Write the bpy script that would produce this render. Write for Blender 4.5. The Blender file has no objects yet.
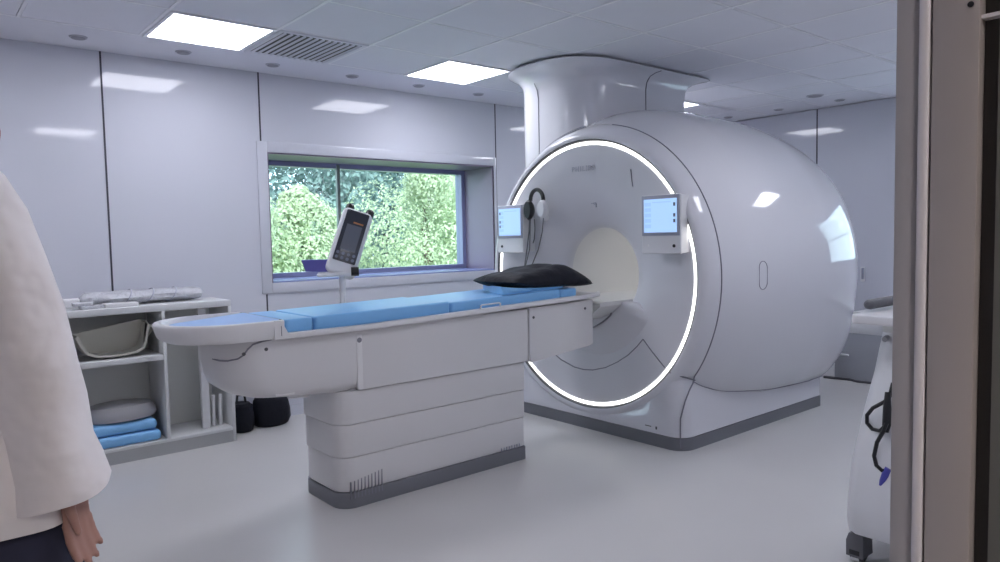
import bpy, bmesh, math, random
import numpy as np
from mathutils import Vector, Matrix

random.seed(7)
rng = np.random.default_rng(7)
scene = bpy.context.scene
COL = scene.collection
PI = math.pi

# ------------------------------------------------------------------ camera
CAM_F, CAM_TH, CAM_PT, CAM_RO = 717.0, 0.87212016, 0.0623031438, -0.0203319497
fw = Vector((math.cos(CAM_TH) * math.cos(CAM_PT), math.sin(CAM_TH) * math.cos(CAM_PT), -math.sin(CAM_PT)))
rt = Vector((math.sin(CAM_TH), -math.cos(CAM_TH), 0))
up = rt.cross(fw)
rt2 = math.cos(CAM_RO) * rt + math.sin(CAM_RO) * up
up2 = -math.sin(CAM_RO) * rt + math.cos(CAM_RO) * up
cam_data = bpy.data.cameras.new('camera')
cam = bpy.data.objects.new('camera', cam_data)
COL.objects.link(cam)
cam_data.sensor_width = 36.0
cam_data.lens = CAM_F / 1000.0 * 36.0
cam_data.clip_start = 0.02
M = Matrix((rt2, up2, -fw)).transposed().to_4x4()
M.translation = Vector((0, 0, 1.47))
cam.matrix_world = M
scene.camera = cam

# ------------------------------------------------------------------ exposure, sky, sun
vs = scene.view_settings
vs.view_transform = 'Standard'
vs.look = 'None'
vs.gamma = 1.0
vs.use_curve_mapping = False
vs.exposure = 0.0

world = bpy.data.worlds.new('sky')
scene.world = world
world.use_nodes = True
bg = world.node_tree.nodes['Background']
bg.inputs['Color'].default_value = (0.74, 0.86, 1.0, 1)
bg.inputs['Strength'].default_value = 4.2

sun_d = bpy.data.lights.new('sun', 'SUN')
sun_d.energy = 9.5
sun_d.color = (1.0, 0.96, 0.86)
sun_d.angle = 0.09
sun = bpy.data.objects.new('sun', sun_d)
COL.objects.link(sun)
sun.location = (4, -6, 14)
sun.rotation_euler = Vector((0.40, 0.62, -0.78)).to_track_quat('-Z', 'Y').to_euler()

LAMP = 14.6          # emission of the ceiling panels
LAMP_COL = (0.90, 0.91, 1.0)


# ------------------------------------------------------------------ materials
def mat(name, color, rough=0.5, metal=0.0, spec=0.5, emit=None, emit_s=0.0, noise=0.0, nscale=8.0, bump=0.0,
        coat=0.0, bscale=None):
    m = bpy.data.materials.new(name)
    m.use_nodes = True
    nt = m.node_tree
    b = nt.nodes['Principled BSDF']
    c = (*color, 1)
    b.inputs['Base Color'].default_value = c
    b.inputs['Roughness'].default_value = rough
    b.inputs['Metallic'].default_value = metal
    b.inputs['Specular IOR Level'].default_value = spec
    if coat:
        b.inputs['Coat Weight'].default_value = coat
        b.inputs['Coat Roughness'].default_value = 0.08
    if emit:
        b.inputs['Emission Color'].default_value = (*emit, 1)
        b.inputs['Emission Strength'].default_value = emit_s
    if noise or bump:
        tc = nt.nodes.new('ShaderNodeTexCoord')
        nz = nt.nodes.new('ShaderNodeTexNoise')
        nz.inputs['Scale'].default_value = nscale
        nz.inputs['Detail'].default_value = 4
        nt.links.new(tc.outputs['Object'], nz.inputs['Vector'])
        if noise:
            mx = nt.nodes.new('ShaderNodeMix')
            mx.data_type = 'RGBA'
            mx.inputs[6].default_value = tuple(max(0, v * (1 - noise)) for v in color) + (1,)
            mx.inputs[7].default_value = tuple(min(1, v * (1 + noise)) for v in color) + (1,)
            nt.links.new(nz.outputs['Fac'], mx.inputs[0])
            nt.links.new(mx.outputs[2], b.inputs['Base Color'])
        if bump:
            n2 = nt.nodes.new('ShaderNodeTexNoise')
            n2.inputs['Scale'].default_value = bscale or nscale
            n2.inputs['Detail'].default_value = 3
            nt.links.new(tc.outputs['Object'], n2.inputs['Vector'])
            bp = nt.nodes.new('ShaderNodeBump')
            bp.inputs['Strength'].default_value = bump
            bp.inputs['Distance'].default_value = 0.02
            nt.links.new(n2.outputs['Fac'], bp.inputs['Height'])
            nt.links.new(bp.outputs['Normal'], b.inputs['Normal'])
    return m


M_WALL = mat('wall_laminate', (0.62, 0.63, 0.70), 0.055, spec=0.38, noise=0.012, nscale=0.8)
M_CEIL = mat('ceiling_tile', (0.76, 0.76, 0.82), 0.75, noise=0.03, nscale=3)
M_CEILBAR = mat('ceiling_bar', (0.88, 0.88, 0.92), 0.35)
M_FLOOR = mat('vinyl_floor', (0.60, 0.585, 0.58), 0.27, spec=0.4, noise=0.03, nscale=1.5)
M_DARKGAP = mat('panel_joint', (0.05, 0.05, 0.07), 0.6)
M_GAP = mat('cover_gap', (0.22, 0.22, 0.26), 0.6)
M_SCAN = mat('scanner_cover', (0.70, 0.70, 0.745), 0.07, spec=0.5, noise=0.008, nscale=1.0)
M_DISH = mat('scanner_front', (0.66, 0.66, 0.70), 0.32)
M_BORE = mat('bore_lining', (0.74, 0.735, 0.73), 0.3)
M_SKIRT = mat('grey_skirt', (0.17, 0.175, 0.20), 0.45)
M_TABLE = mat('table_plastic', (0.68, 0.67, 0.68), 0.34, noise=0.01, nscale=2)
M_TABLE2 = mat('table_rim', (0.76, 0.75, 0.76), 0.3)
M_BLUE = mat('blue_vinyl', (0.22, 0.50, 0.86), 0.36, noise=0.05, nscale=6, bump=0.12, bscale=9)
M_BLUE2 = mat('pale_blue_vinyl', (0.33, 0.52, 0.84), 0.5, noise=0.04, nscale=6)
M_BLACKCLOTH = mat('black_cover', (0.008, 0.009, 0.016), 0.6, spec=0.22, bump=0.5, bscale=14)
M_BLACK = mat('black_plastic', (0.012, 0.012, 0.014), 0.35)
M_DGREY = mat('dark_grey', (0.08, 0.08, 0.09), 0.5)
M_WHITE = mat('white_plastic', (0.74, 0.74, 0.76), 0.35)
M_CAB = mat('cabinet_board', (0.66, 0.67, 0.68), 0.45)
M_CABIN = mat('cabinet_inside', (0.66, 0.67, 0.65), 0.55)
M_BEIGE = mat('beige_plastic', (0.56, 0.55, 0.49), 0.4)
M_GREYPAD = mat('grey_pad', (0.35, 0.35, 0.37), 0.6)
M_FILM = mat('wrapped_film', (0.55, 0.56, 0.60), 0.25, noise=0.2, nscale=14, bump=0.8, bscale=22)
M_FRAMEBLUE = mat('window_frame_bluegrey', (0.25, 0.26, 0.42), 0.3)  # even blue-grey, shared by both window frames
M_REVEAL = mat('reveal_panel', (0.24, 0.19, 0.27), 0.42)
M_SILL = mat('sill_sky_reflection', (0.26, 0.30, 0.56), 0.2)  # sky reflection on the sill put into its base colour
M_MULL = mat('mullion_metal', (0.16, 0.19, 0.18), 0.4, metal=0.3)
M_LAMP = mat('lamp_diffuser', (0.9, 0.9, 0.9), 0.5, emit=LAMP_COL, emit_s=LAMP)
M_RING = mat('led_ring', (0.9, 0.9, 0.9), 0.4, emit=(1.0, 0.99, 0.96), emit_s=2.3)
M_SCREEN = mat('lcd', (0.1, 0.2, 0.4), 0.3, emit=(0.45, 0.68, 1.0), emit_s=0.9)
M_SCREEN2 = mat('lcd_column', (0.1, 0.2, 0.4), 0.3, emit=(0.38, 0.61, 0.94), emit_s=0.85)
M_SCREENICON = mat('lcd_icon', (0.03, 0.06, 0.12), 0.3)
M_BEZEL = mat('screen_bezel', (0.36, 0.38, 0.47), 0.35)
M_STEEL = mat('brushed_steel', (0.50, 0.455, 0.435), 0.45, metal=0.3, noise=0.10, nscale=2.5)
M_JAMBG = mat('jamb_grey', (0.44, 0.425, 0.44), 0.5)
M_JAMBL = mat('jamb_light', (0.76, 0.73, 0.76), 0.45)
M_JAMBD = mat('jamb_seal', (0.045, 0.04, 0.038), 0.6)
M_COAT = mat('white_cotton', (0.86, 0.82, 0.83), 0.8, noise=0.03, nscale=5, bump=0.7, bscale=5)
for n_ in M_COAT.node_tree.nodes:
    if n_.type == 'BUMP':
        n_.inputs['Distance'].default_value = 0.07
M_NAVY = mat('navy_cotton', (0.028, 0.030, 0.06), 0.85, noise=0.2, nscale=30)
M_SKIN = mat('skin', (0.40, 0.22, 0.18), 0.5, noise=0.08, nscale=18)
M_HAIR = mat('brown_hair', (0.05, 0.032, 0.022), 0.6, noise=0.3, nscale=40)
M_SHOE = mat('white_shoe', (0.6, 0.6, 0.6), 0.5)
M_TEXT = mat('grey_lettering', (0.46, 0.47, 0.54), 0.4)
M_PURPLE = mat('purple_plastic', (0.13, 0.12, 0.42), 0.35)
M_MONSCR = mat('dark_display', (0.035, 0.037, 0.05), 0.2)
M_MONSCR2 = mat('grey_display', (0.13, 0.14, 0.17), 0.2)
M_ORANGE = mat('orange_print', (0.55, 0.20, 0.06), 0.4)
M_BUTTON = mat('button_grey', (0.16, 0.18, 0.24), 0.4)
M_VENT = mat('vent_dark', (0.03, 0.03, 0.035), 0.6)
M_SPOT = mat('spot_grey', (0.30, 0.30, 0.34), 0.5)
M_SPOTRIM = mat('spot_rim', (0.50, 0.50, 0.55), 0.5)
M_HANDLE = mat('handle_rubber', (0.13, 0.13, 0.145), 0.6)
M_BLUEPLUG = mat('blue_plug', (0.08, 0.08, 0.40), 0.4)
M_LEAFS = [mat('leaf_lime', (0.50, 0.58, 0.41), 0.6, noise=0.35, nscale=0.9),
           mat('leaf_green', (0.34, 0.50, 0.42), 0.6, noise=0.35, nscale=0.9),
           mat('leaf_teal', (0.23, 0.33, 0.33), 0.7, noise=0.35, nscale=0.7)]
for m_ in M_LEAFS:
    nt_ = m_.node_tree
    pb_ = nt_.nodes['Principled BSDF']
    tl_ = nt_.nodes.new('ShaderNodeBsdfTranslucent')
    src_ = pb_.inputs['Base Color'].links[0].from_socket
    nt_.links.new(src_, tl_.inputs['Color'])
    mx_ = nt_.nodes.new('ShaderNodeMixShader')
    mx_.inputs[0].default_value = 0.55
    nt_.links.new(pb_.outputs[0], mx_.inputs[1])
    nt_.links.new(tl_.outputs[0], mx_.inputs[2])
    nt_.links.new(mx_.outputs[0], nt_.nodes['Material Output'].inputs['Surface'])
M_BARK = mat('bark', (0.10, 0.07, 0.05), 0.9, noise=0.3, nscale=12)
M_GRASS = mat('grass', (0.16, 0.26, 0.10), 0.9, noise=0.4, nscale=1.2)
M_HALL = mat('corridor_paint', (0.40, 0.36, 0.33), 0.7)


def glass_mat():
    m = bpy.data.materials.new('window_glass')
    m.use_nodes = True
    nt = m.node_tree
    nt.nodes.remove(nt.nodes['Principled BSDF'])
    out = nt.nodes['Material Output']
    tr = nt.nodes.new('ShaderNodeBsdfTransparent')
    tr.inputs['Color'].default_value = (0.90, 0.97, 0.97, 1)
    gl = nt.nodes.new('ShaderNodeBsdfGlossy')
    gl.inputs['Roughness'].default_value = 0.02
    mx = nt.nodes.new('ShaderNodeMixShader')
    mx.inputs[0].default_value = 0.06
    nt.links.new(tr.outputs[0], mx.inputs[1])
    nt.links.new(gl.outputs[0], mx.inputs[2])
    nt.links.new(mx.outputs[0], out.inputs['Surface'])
    return m


M_GLASS = glass_mat()


# ------------------------------------------------------------------ mesh helpers
class MB:
    """collects geometry, builds ONE mesh object"""

    def __init__(self):
        self.v, self.f, self.mi = [], [], []

    def add(self, verts, faces, mi=0):
        o = len(self.v)
        self.v += [tuple(p) for p in verts]
        self.f += [tuple(i + o for i in f) for f in faces]
        self.mi += [mi] * len(faces)
        return self

    def loft(self, rings, cap0=True, cap1=True, closed=True, mi=0):
        n = len(rings[0])
        vs_ = [p for r in rings for p in r]
        fs = []
        for i in range(len(rings) - 1):
            for j in range(n if closed else n - 1):
                a, b = i * n + j, i * n + (j + 1) % n
                fs.append((a, b, b + n, a + n))
        if cap0:
            fs.append(tuple(range(n))[::-1])
        if cap1:
            fs.append(tuple((len(rings) - 1) * n + j for j in range(n)))
        return self.add(vs_, fs, mi)

    def box(self, x0, x1, y0, y1, z0, z1, b=0.0, seg=2, mi=0):
        bm = bmesh.new()
        bmesh.ops.create_cube(bm, size=1)
        for v in bm.verts:
            v.co = Vector(((x0 + x1) / 2 + v.co.x * (x1 - x0), (y0 + y1) / 2 + v.co.y * (y1 - y0),
                           (z0 + z1) / 2 + v.co.z * (z1 - z0)))
        if b > 0:
            bmesh.ops.bevel(bm, geom=bm.edges[:], offset=b, segments=seg, affect='EDGES', profile=0.5)
        bm.verts.ensure_lookup_table()
        bm.verts.index_update()
        self.add([v.co[:] for v in bm.verts], [[v.index for v in f.verts] for f in bm.faces], mi)
        bm.free()
        return self

    def tube(self, pts, r, n=8, closed=False, mi=0):
        pts = [Vector(p) for p in pts]
        rings = []
        N = len(pts)
        prev = None
        for i, p in enumerate(pts):
            if closed:
                t = pts[(i + 1) % N] - pts[i - 1]
            else:
                t = pts[min(i + 1, N - 1)] - pts[max(i - 1, 0)]
            t.normalize()
            if prev is None:
                a = Vector((0, 0, 1)) if abs(t.z) < 0.9 else Vector((1, 0, 0))
                u = t.cross(a).normalized()
            else:
                u = (prev - t * prev.dot(t)).normalized()
            prev = u
            w = t.cross(u)
            rr = r[i] if isinstance(r, (list, tuple)) else r
            rings.append([p + (u * math.cos(k * 2 * PI / n) + w * math.sin(k * 2 * PI / n)) * rr for k in range(n)])
        if closed:
            rings.append(rings[0])
            return self.loft(rings, False, False, mi=mi)
        return self.loft(rings, mi=mi)

    def disc(self, c, axis, r, h, n=24, mi=0, r2=None):
        c = Vector(c)
        axis = Vector(axis).normalized()
        r2 = r if r2 is None else r2
        a = Vector((0, 0, 1)) if abs(axis.z) < 0.9 else Vector((1, 0, 0))
        u = axis.cross(a).normalized()
        w = axis.cross(u)
        ring = lambda o, q: [c + axis * o + (u * math.cos(k * 2 * PI / n) + w * math.sin(k * 2 * PI / n)) * q for k in range(n)]
        return self.loft([ring(0, r), ring(h, r2)], mi=mi)

    def build(self, name, mats, parent=None, smooth=40, matrix=None):
        me = bpy.data.meshes.new(name)
        vs_ = self.v
        if matrix is not None:
            vs_ = [tuple(matrix @ Vector(p)) for p in vs_]
        me.from_pydata(vs_, [], self.f)
        mats = mats if isinstance(mats, (list, tuple)) else [mats]
        for m in mats:
            me.materials.append(m)
        if len(mats) > 1:
            for p, k in zip(me.polygons, self.mi):
                p.material_index = k
        bm = bmesh.new()
        bm.from_mesh(me)
        bmesh.ops.remove_doubles(bm, verts=bm.verts[:], dist=1e-5)
        bmesh.ops.recalc_face_normals(bm, faces=bm.faces[:])
        bm.to_mesh(me)
        bm.free()
        if smooth:
            me.polygons.foreach_set('use_smooth', [True] * len(me.polygons))
            me.set_sharp_from_angle(angle=math.radians(smooth))
        ob = bpy.data.objects.new(name, me)
        COL.objects.link(ob)
        if parent is not None:
            ob.parent = parent
            ob.matrix_parent_inverse = parent_world(parent).inverted()
        return ob


def parent_world(o):
    m = o.matrix_basis.copy()
    if o.parent is not None:
        m = parent_world(o.parent) @ o.matrix_parent_inverse @ m
    return m


def box(name, dims, m, parent=None, b=0.0, seg=2):
    return MB().box(*dims, b=b, seg=seg).build(name, m, parent)


def struct(o):
    o['kind'] = 'structure'
    return o


def tag(o, label, cat, group=None):
    o['label'] = label
    o['category'] = cat
    if group:
        o['group'] = group
    return o


def thing(name, label, cat, loc=(0, 0, 0), group=None):
    o = bpy.data.objects.new(name, None)
    o.empty_display_size = 0.1
    o.location = loc
    COL.objects.link(o)
    return tag(o, label, cat, group)


def copy_tree(o, parent=None):
    c = o.copy()
    COL.objects.link(c)
    if parent is not None:
        c.parent = parent
    for ch in [k for k in bpy.data.objects if k.parent == o]:
        copy_tree(ch, c)
    return c


def rrect(x0, x1, y0, y1, r, z, n=6):
    """rounded rectangle in plan; r = one radius or (r at x0, r at x1)"""
    ra, rb = r if isinstance(r, tuple) else (r, r)
    lim = (y1 - y0) / 2 - 1e-4
    ra, rb = min(ra, lim), min(rb, lim)
    pts = []
    for cx, cy, a0, q in ((x1 - rb, y0 + rb, -PI / 2, rb), (x1 - rb, y1 - rb, 0, rb),
                          (x0 + ra, y1 - ra, PI / 2, ra), (x0 + ra, y0 + ra, PI, ra)):
        for k in range(n + 1):
            a = a0 + k * PI / 2 / n
            pts.append((cx + q * math.cos(a), cy + q * math.sin(a), z))
    return pts


def slab(x0, x1, y0, y1, z0, z1, r, e=0.01, n=6, es=3):
    """rounded plan slab with softened top and bottom edges"""
    rings = []
    for k in range(es + 1):
        a = k * PI / 2 / es
        i = e * (1 - math.sin(a))
        rings.append(rrect(x0 + i, x1 - i, y0 + i, y1 - i, _sub(r, i), z0 + e * (1 - math.cos(a)), n))
    for k in range(es + 1):
        a = PI / 2 - k * PI / 2 / es
        i = e * (1 - math.sin(a))
        rings.append(rrect(x0 + i, x1 - i, y0 + i, y1 - i, _sub(r, i), z1 - e * (1 - math.cos(a)), n))
    return rings


def _sub(r, i):
    if isinstance(r, tuple):
        return (max(r[0] - i, 0.001), max(r[1] - i, 0.001))
    return max(r - i, 0.001)


def text_obj(s, size, m, parent, origin, xdir, ydir, name, depth=0.002, spacing=1.0):
    cu = bpy.data.curves.new(name, 'FONT')
    cu.body = s
    cu.size = size
    cu.extrude = depth
    cu.align_x = 'CENTER'
    cu.align_y = 'CENTER'
    cu.space_character = spacing
    tmp = bpy.data.objects.new(name + '_tmp', cu)
    COL.objects.link(tmp)
    dg = bpy.context.evaluated_depsgraph_get()
    me = bpy.data.meshes.new_from_object(tmp.evaluated_get(dg))
    bpy.data.objects.remove(tmp)
    bpy.data.curves.remove(cu)
    X, Y = Vector(xdir).normalized(), Vector(ydir).normalized()
    R = Matrix((X, Y, X.cross(Y))).transposed().to_4x4()
    R.translation = Vector(origin)
    me.transform(R)
    me.materials.clear()
    me.materials.append(m)
    me.name = name
    ob = bpy.data.objects.new(name, me)
    COL.objects.link(ob)
    if parent is not None:
        ob.parent = parent
        ob.matrix_parent_inverse = parent_world(parent).inverted()
    return ob


# ------------------------------------------------------------------ the room
YW, XR, ZC, YN, XL = 5.70, 8.0, 2.82, 0.43, -2.2
WX0, WX1, WZ0, WZ1 = 2.345, 4.725, 1.125, 2.19      # window opening in the long wall
YG = 6.22                                          # glass plane

struct(MB().box(XL - 0.3, XR + 0.3, YN - 0.13, YG + 0.12, -0.12, 0).build('floor', M_FLOOR))

w = MB()
for d in ((XL - 0.3, WX0, YW, YG + 0.1, 0, ZC), (WX1, XR + 0.3, YW, YG + 0.1, 0, ZC),
          (WX0, WX1, YW, YG + 0.1, 0, WZ0), (WX0, WX1, YW, YG + 0.1, WZ1, ZC)):
    w.box(*d)
struct(w.build('wall_back', M_WALL))

# right end wall with its own window (seen only as a reflection in the scanner)
RY0, RY1, RZ0, RZ1 = 1.45, 2.75, 1.15, 2.2
w = MB()
for d in ((XR, XR + 0.3, YN - 0.13, RY0, 0, ZC), (XR, XR + 0.3, RY1, YW, 0, ZC),
          (XR, XR + 0.3, RY0, RY1, 0, RZ0), (XR, XR + 0.3, RY0, RY1, RZ1, ZC)):
    w.box(*d)
struct(w.build('wall_right', M_WALL))
struct(MB().box(XL - 0.3, XL, YN - 0.13, YW, 0, ZC).build('wall_left', M_WALL))

# near wall with the doorway the picture is taken through
DX0, DX1, DZ = -0.95, 1.1, 2.35
w = MB()
YO = 0.17
w.box(XL - 0.3, DX0, YO, YN, 0, ZC)
w.box(DX1 + 0.05, XR + 0.3, YO, YN, 0, ZC)
w.box(DX0, DX1 + 0.05, YO, YN, DZ, ZC)
struct(w.build('wall_front', M_WALL))

# jamb of the screened door
dj = MB()
dj.box(DX1 + 0.004, DX1 + 0.06, 0.3975, 0.4285, 0, DZ, b=0.003).build('door_1', M_JAMBG)
door1 = struct(bpy.data.objects['door_1'])
MB().box(DX1 - 0.002, DX1 + 0.06, 0.3830, 0.3975, 0, DZ, b=0.005, seg=3).build('jamb_moulding', M_JAMBL, door1)
MB().box(DX1 + 0.012, DX1 + 0.06, 0.3800, 0.3830, 0, DZ).build('jamb_groove', M_JAMBD, door1)
pl = MB().box(DX1, DX1 + 0.06, 0.3240, 0.3800, 0, DZ, b=0.0015)
pl = pl.build('steel_strike_plate', M_STEEL, door1)
pl['label'] = 'brushed steel plate'
for z_ in (1.762, 0.62):
    MB().disc((DX1 - 0.0015, 0.3345, z_), (1, 0, 0), 0.0038, 0.003).build('screw_hole', M_BLACK, pl)
MB().box(DX1 + 0.022, DX1 + 0.06, 0.3040, 0.3240, 0, DZ).build('jamb_seal', M_JAMBD, door1)
hb = MB()
hb.box(DX1 + 0.008, DX1 + 0.06, 0.17, 0.3040, 0, DZ)
hb.build('jamb_board', mat('jamb_dark', (0.14, 0.14, 0.125), 0.5), door1)
MB().box(DX1 + 0.006, DX1 + 0.03, 0.300, 0.3240, 1.742, 1.747).build('seal_clip', M_JAMBL, door1)

# ceiling: tiles in a grid, plain margin by the long wall
G = 0.663
GX = [1.29 + G * k for k in range(-6, 11)]
GY = [5.122 - G * k for k in range(0, 8)]
c = MB()
c.box(XL - 0.3, XR + 0.3, YO, YG + 0.12, ZC + 0.012, ZC + 0.12)
c.box(XL, XR, GY[0], YW, ZC, ZC + 0.012)
g = 0.0125
for i in range(len(GX) - 1):
    for j in range(len(GY) - 1):
        x0, x1, y0, y1 = max(GX[i], XL) + g, min(GX[i + 1], XR) - g, max(GY[j + 1], YN) + g, GY[j] - g
        if x1 > x0 and y1 > y0:
            c.box(x0, x1, y0, y1, ZC + 0.001 * ((i * 7 + j * 3) % 3) / 3, ZC + 0.014)
struct(c.build('ceiling', M_CEIL))
c = MB()
for x in GX:
    if XL < x < XR:
        c.box(x - 0.010, x + 0.010, YN, GY[0], ZC - 0.0015, ZC + 0.01)
for y in GY:
    if y > YN:
        c.box(XL, XR, y - 0.007, y + 0.007, ZC - 0.0005, ZC + 0.01)
struct(c.build('trim_1', M_CEILBAR))

# dark joints between wall panels
t = MB()
for x, z0 in ((1.17, 0.0), (4.765, 0.0)):
    t.box(x - 0.006, x + 0.006, YW - 0.003, YW + 0.01, z0, ZC)
t.box(2.292, 2.304, YW - 0.003, YW + 0.01, 2.265, ZC)
t.box(2.292, 2.304, YW - 0.003, YW + 0.01, 0.0, 1.035)
struct(t.build('trim_2', M_DARKGAP))
t = MB()
for y in (3.925,):
    t.box(XR - 0.003, XR + 0.01, y - 0.007, y + 0.007, 0, ZC)
struct(t.build('trim_3', M_DARKGAP))
struct(MB().box(XL, XR, YW - 0.008, YW, 0, 0.09).build('baseboard_back', M_WALL))
struct(MB().box(XR - 0.008, XR, YN, YW - 0.008, 0, 0.09).build('baseboard_right', M_WALL))

# window in the long wall
FI = 0.055
f = MB()
f.box(WX0, WX1, YG - 0.05, YG + 0.06, WZ0, WZ0 + FI)
f.box(WX0, WX1, YG - 0.05, YG + 0.06, WZ1 - FI, WZ1)
f.box(WX0, WX0 + FI, YG - 0.05, YG + 0.06, WZ0 + FI, WZ1 - FI)
f.box(WX1 - FI, WX1, YG - 0.05, YG + 0.06, WZ0 + FI, WZ1 - FI)
win = struct(f.build('window_1', M_FRAMEBLUE))
s = MB()
s.box(WX1 - 0.012, WX1, YW + 0.002, YG - 0.05, WZ0, WZ1)
s.box(WX0, WX0 + 0.012, YW + 0.002, YG - 0.05, WZ0, WZ1)
s.box(WX0 + 0.012, WX1 - 0.012, YW + 0.002, YG - 0.05, WZ1 - 0.012, WZ1)
s.build('window_reveal', M_REVEAL, win)
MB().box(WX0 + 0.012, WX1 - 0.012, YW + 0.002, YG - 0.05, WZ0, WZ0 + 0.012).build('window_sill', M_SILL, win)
MB().box(3.205, 3.235, YG - 0.058, YG - 0.02, WZ0 + FI, WZ1 - 0.02).build('mullion', M_MULL, win)
MB().box(WX0 + FI, WX1 - FI, YG, YG + 0.006, WZ0 + FI, WZ1 - FI).build('pane', M_GLASS, win)
s = MB()
a, b_ = 0.085, 0.012
s.box(WX0 - a, WX0, YW - b_, YW + 0.01, WZ0 - a, WZ1 + a, b=0.004)
s.box(WX1, WX1 + 0.035, YW - b_, YW + 0.01, WZ0 - a, WZ1 + a, b=0.004)
s.box(WX0, WX1, YW - b_, YW + 0.01, WZ0 - a, WZ0, b=0.004)
s.box(WX0, WX1, YW - b_, YW + 0.01, WZ1, WZ1 + a, b=0.004)
s.build('window_surround', M_WALL, win)

f = MB()
for d in ((RY0, RY1, RZ0, RZ0 + FI), (RY0, RY1, RZ1 - FI, RZ1), (RY0, RY0 + FI, RZ0, RZ1), (RY1 - FI, RY1, RZ0, RZ1),
          (RY0, RY1, 1.66, 1.672)):
    f.box(XR + 0.12, XR + 0.2, *d)
win2 = struct(f.build('window_2', M_FRAMEBLUE))
MB().box(XR + 0.16, XR + 0.166, RY0 + FI, RY1 - FI, RZ0 + FI, RZ1 - FI).build('pane', M_GLASS, win2)

# corridor behind the camera
struct(MB().box(XL - 0.3, XR + 0.3, -3.3, YO + 0.13, -0.12, -0.001).build('floor_corridor', M_HALL))
struct(MB().box(XL - 0.3, XR + 0.3, -3.3, YO, 2.7, 2.85).build('ceiling_corridor', M_HALL))
struct(MB().box(XL - 0.3, XR + 0.3, -3.4, -3.3, 0, 2.7).build('wall_corridor_back', M_HALL))
struct(MB().box(XL - 0.4, XL - 0.3, -3.4, YO, 0, 2.85).build('wall_corridor_left', M_HALL))
struct(MB().box(XR + 0.3, XR + 0.4, -3.4, YO, 0, 2.85).build('wall_corridor_right', M_HALL))

# ------------------------------------------------------------------ ceiling lights
LG = 'square ceiling light panels'


def ceiling_light(x0, y0, label, zc=ZC, strength=None, m=None):
    t_ = thing('ceiling_light', label, 'ceiling light', (x0 + G / 2, y0 + G / 2, zc), LG)
    b0, b1 = 0.012, G - 0.012
    fr = MB()
    for d in ((b0, b1, b0, b0 + 0.022), (b0, b1, b1 - 0.022, b1), (b0, b0 + 0.022, b0 + 0.022, b1 - 0.022),
              (b1 - 0.022, b1, b0 + 0.022, b1 - 0.022)):
        fr.box(x0 + d[0], x0 + d[1], y0 + d[2], y0 + d[3], zc - 0.010, zc)
    fr.build('frame', M_CEILBAR, t_)
    MB().box(x0 + b0 + 0.02, x0 + b1 - 0.02, y0 + b0 + 0.02, y0 + b1 - 0.02, zc - 0.007, zc - 0.001).build('diffuser', m or M_LAMP, t_)
    return t_


ceiling_light(GX[6], GY[1], 'lit square ceiling panel left of the slatted air vent, above the examination table')
ceiling_light(GX[9], GY[1], 'lit square ceiling panel over the window, left of the scanner column')
ceiling_light(GX[13], GY[1], 'lit ceiling panel just peeping out behind the scanner column, right of it')
ceiling_light(GX[6], GY[6], 'lit square ceiling panel above the standing person, nearest the doorway on the left')
ceiling_light(GX[10], GY[6], 'lit square ceiling panel between doorway and scanner, out over the open floor')
ceiling_light(GX[14], GY[6], 'lit square ceiling panel beside the scanner, nearest the medical cart')
ceiling_light(GX[3], GY[1], 'lit square ceiling panel over the far left of the cabinet wall')

# ------------------------------------------------------------------ ceiling vents
def vent(x0, y0, label):
    t_ = thing('ceiling_vent', label, 'air vent', (x0 + G / 2, y0 + G / 2, ZC), 'ceiling air vents')
    MB().box(x0 + 0.03, x0 + G - 0.03, y0 + 0.03, y0 + G - 0.03, ZC - 0.004, ZC - 0.001).build('backing', M_VENT, t_)
    fr = MB()
    b0, b1 = 0.012, G - 0.012
    for d in ((b0, b1, b0, b0 + 0.03), (b0, b1, b1 - 0.03, b1), (b0, b0 + 0.03, b0 + 0.03, b1 - 0.03),
              (b1 - 0.03, b1, b0 + 0.03, b1 - 0.03)):
        fr.box(x0 + d[0], x0 + d[1], y0 + d[2], y0 + d[3], ZC - 0.008, ZC)
    fr.build('frame', M_CEIL, t_)
    for k in range(13):
        xs = x0 + 0.052 + k * 0.045
        s_ = MB()
        s_.add([(xs, y0 + 0.04, ZC - 0.005), (xs + 0.010, y0 + 0.04, ZC - 0.016), (xs + 0.013, y0 + 0.04, ZC - 0.014),
                (xs + 0.003, y0 + 0.04, ZC - 0.004), (xs, y0 + G - 0.04, ZC - 0.005), (xs + 0.010, y0 + G - 0.04, ZC - 0.016),
                (xs + 0.013, y0 + G - 0.04, ZC - 0.014), (xs + 0.003, y0 + G - 0.04, ZC - 0.004)],
               [(0, 1, 2, 3), (7, 6, 5, 4), (0, 4, 5, 1), (1, 5, 6, 2), (2, 6, 7, 3), (3, 7, 4, 0)])
        s_.build('slat', M_CEIL, t_)
    return t_


vent(GX[7], GY[1], 'slatted square air vent in the ceiling right of the left light panel')
vent(GX[14], GY[1], 'slatted air vent in the ceiling right of the scanner column, seen edge on')

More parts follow.
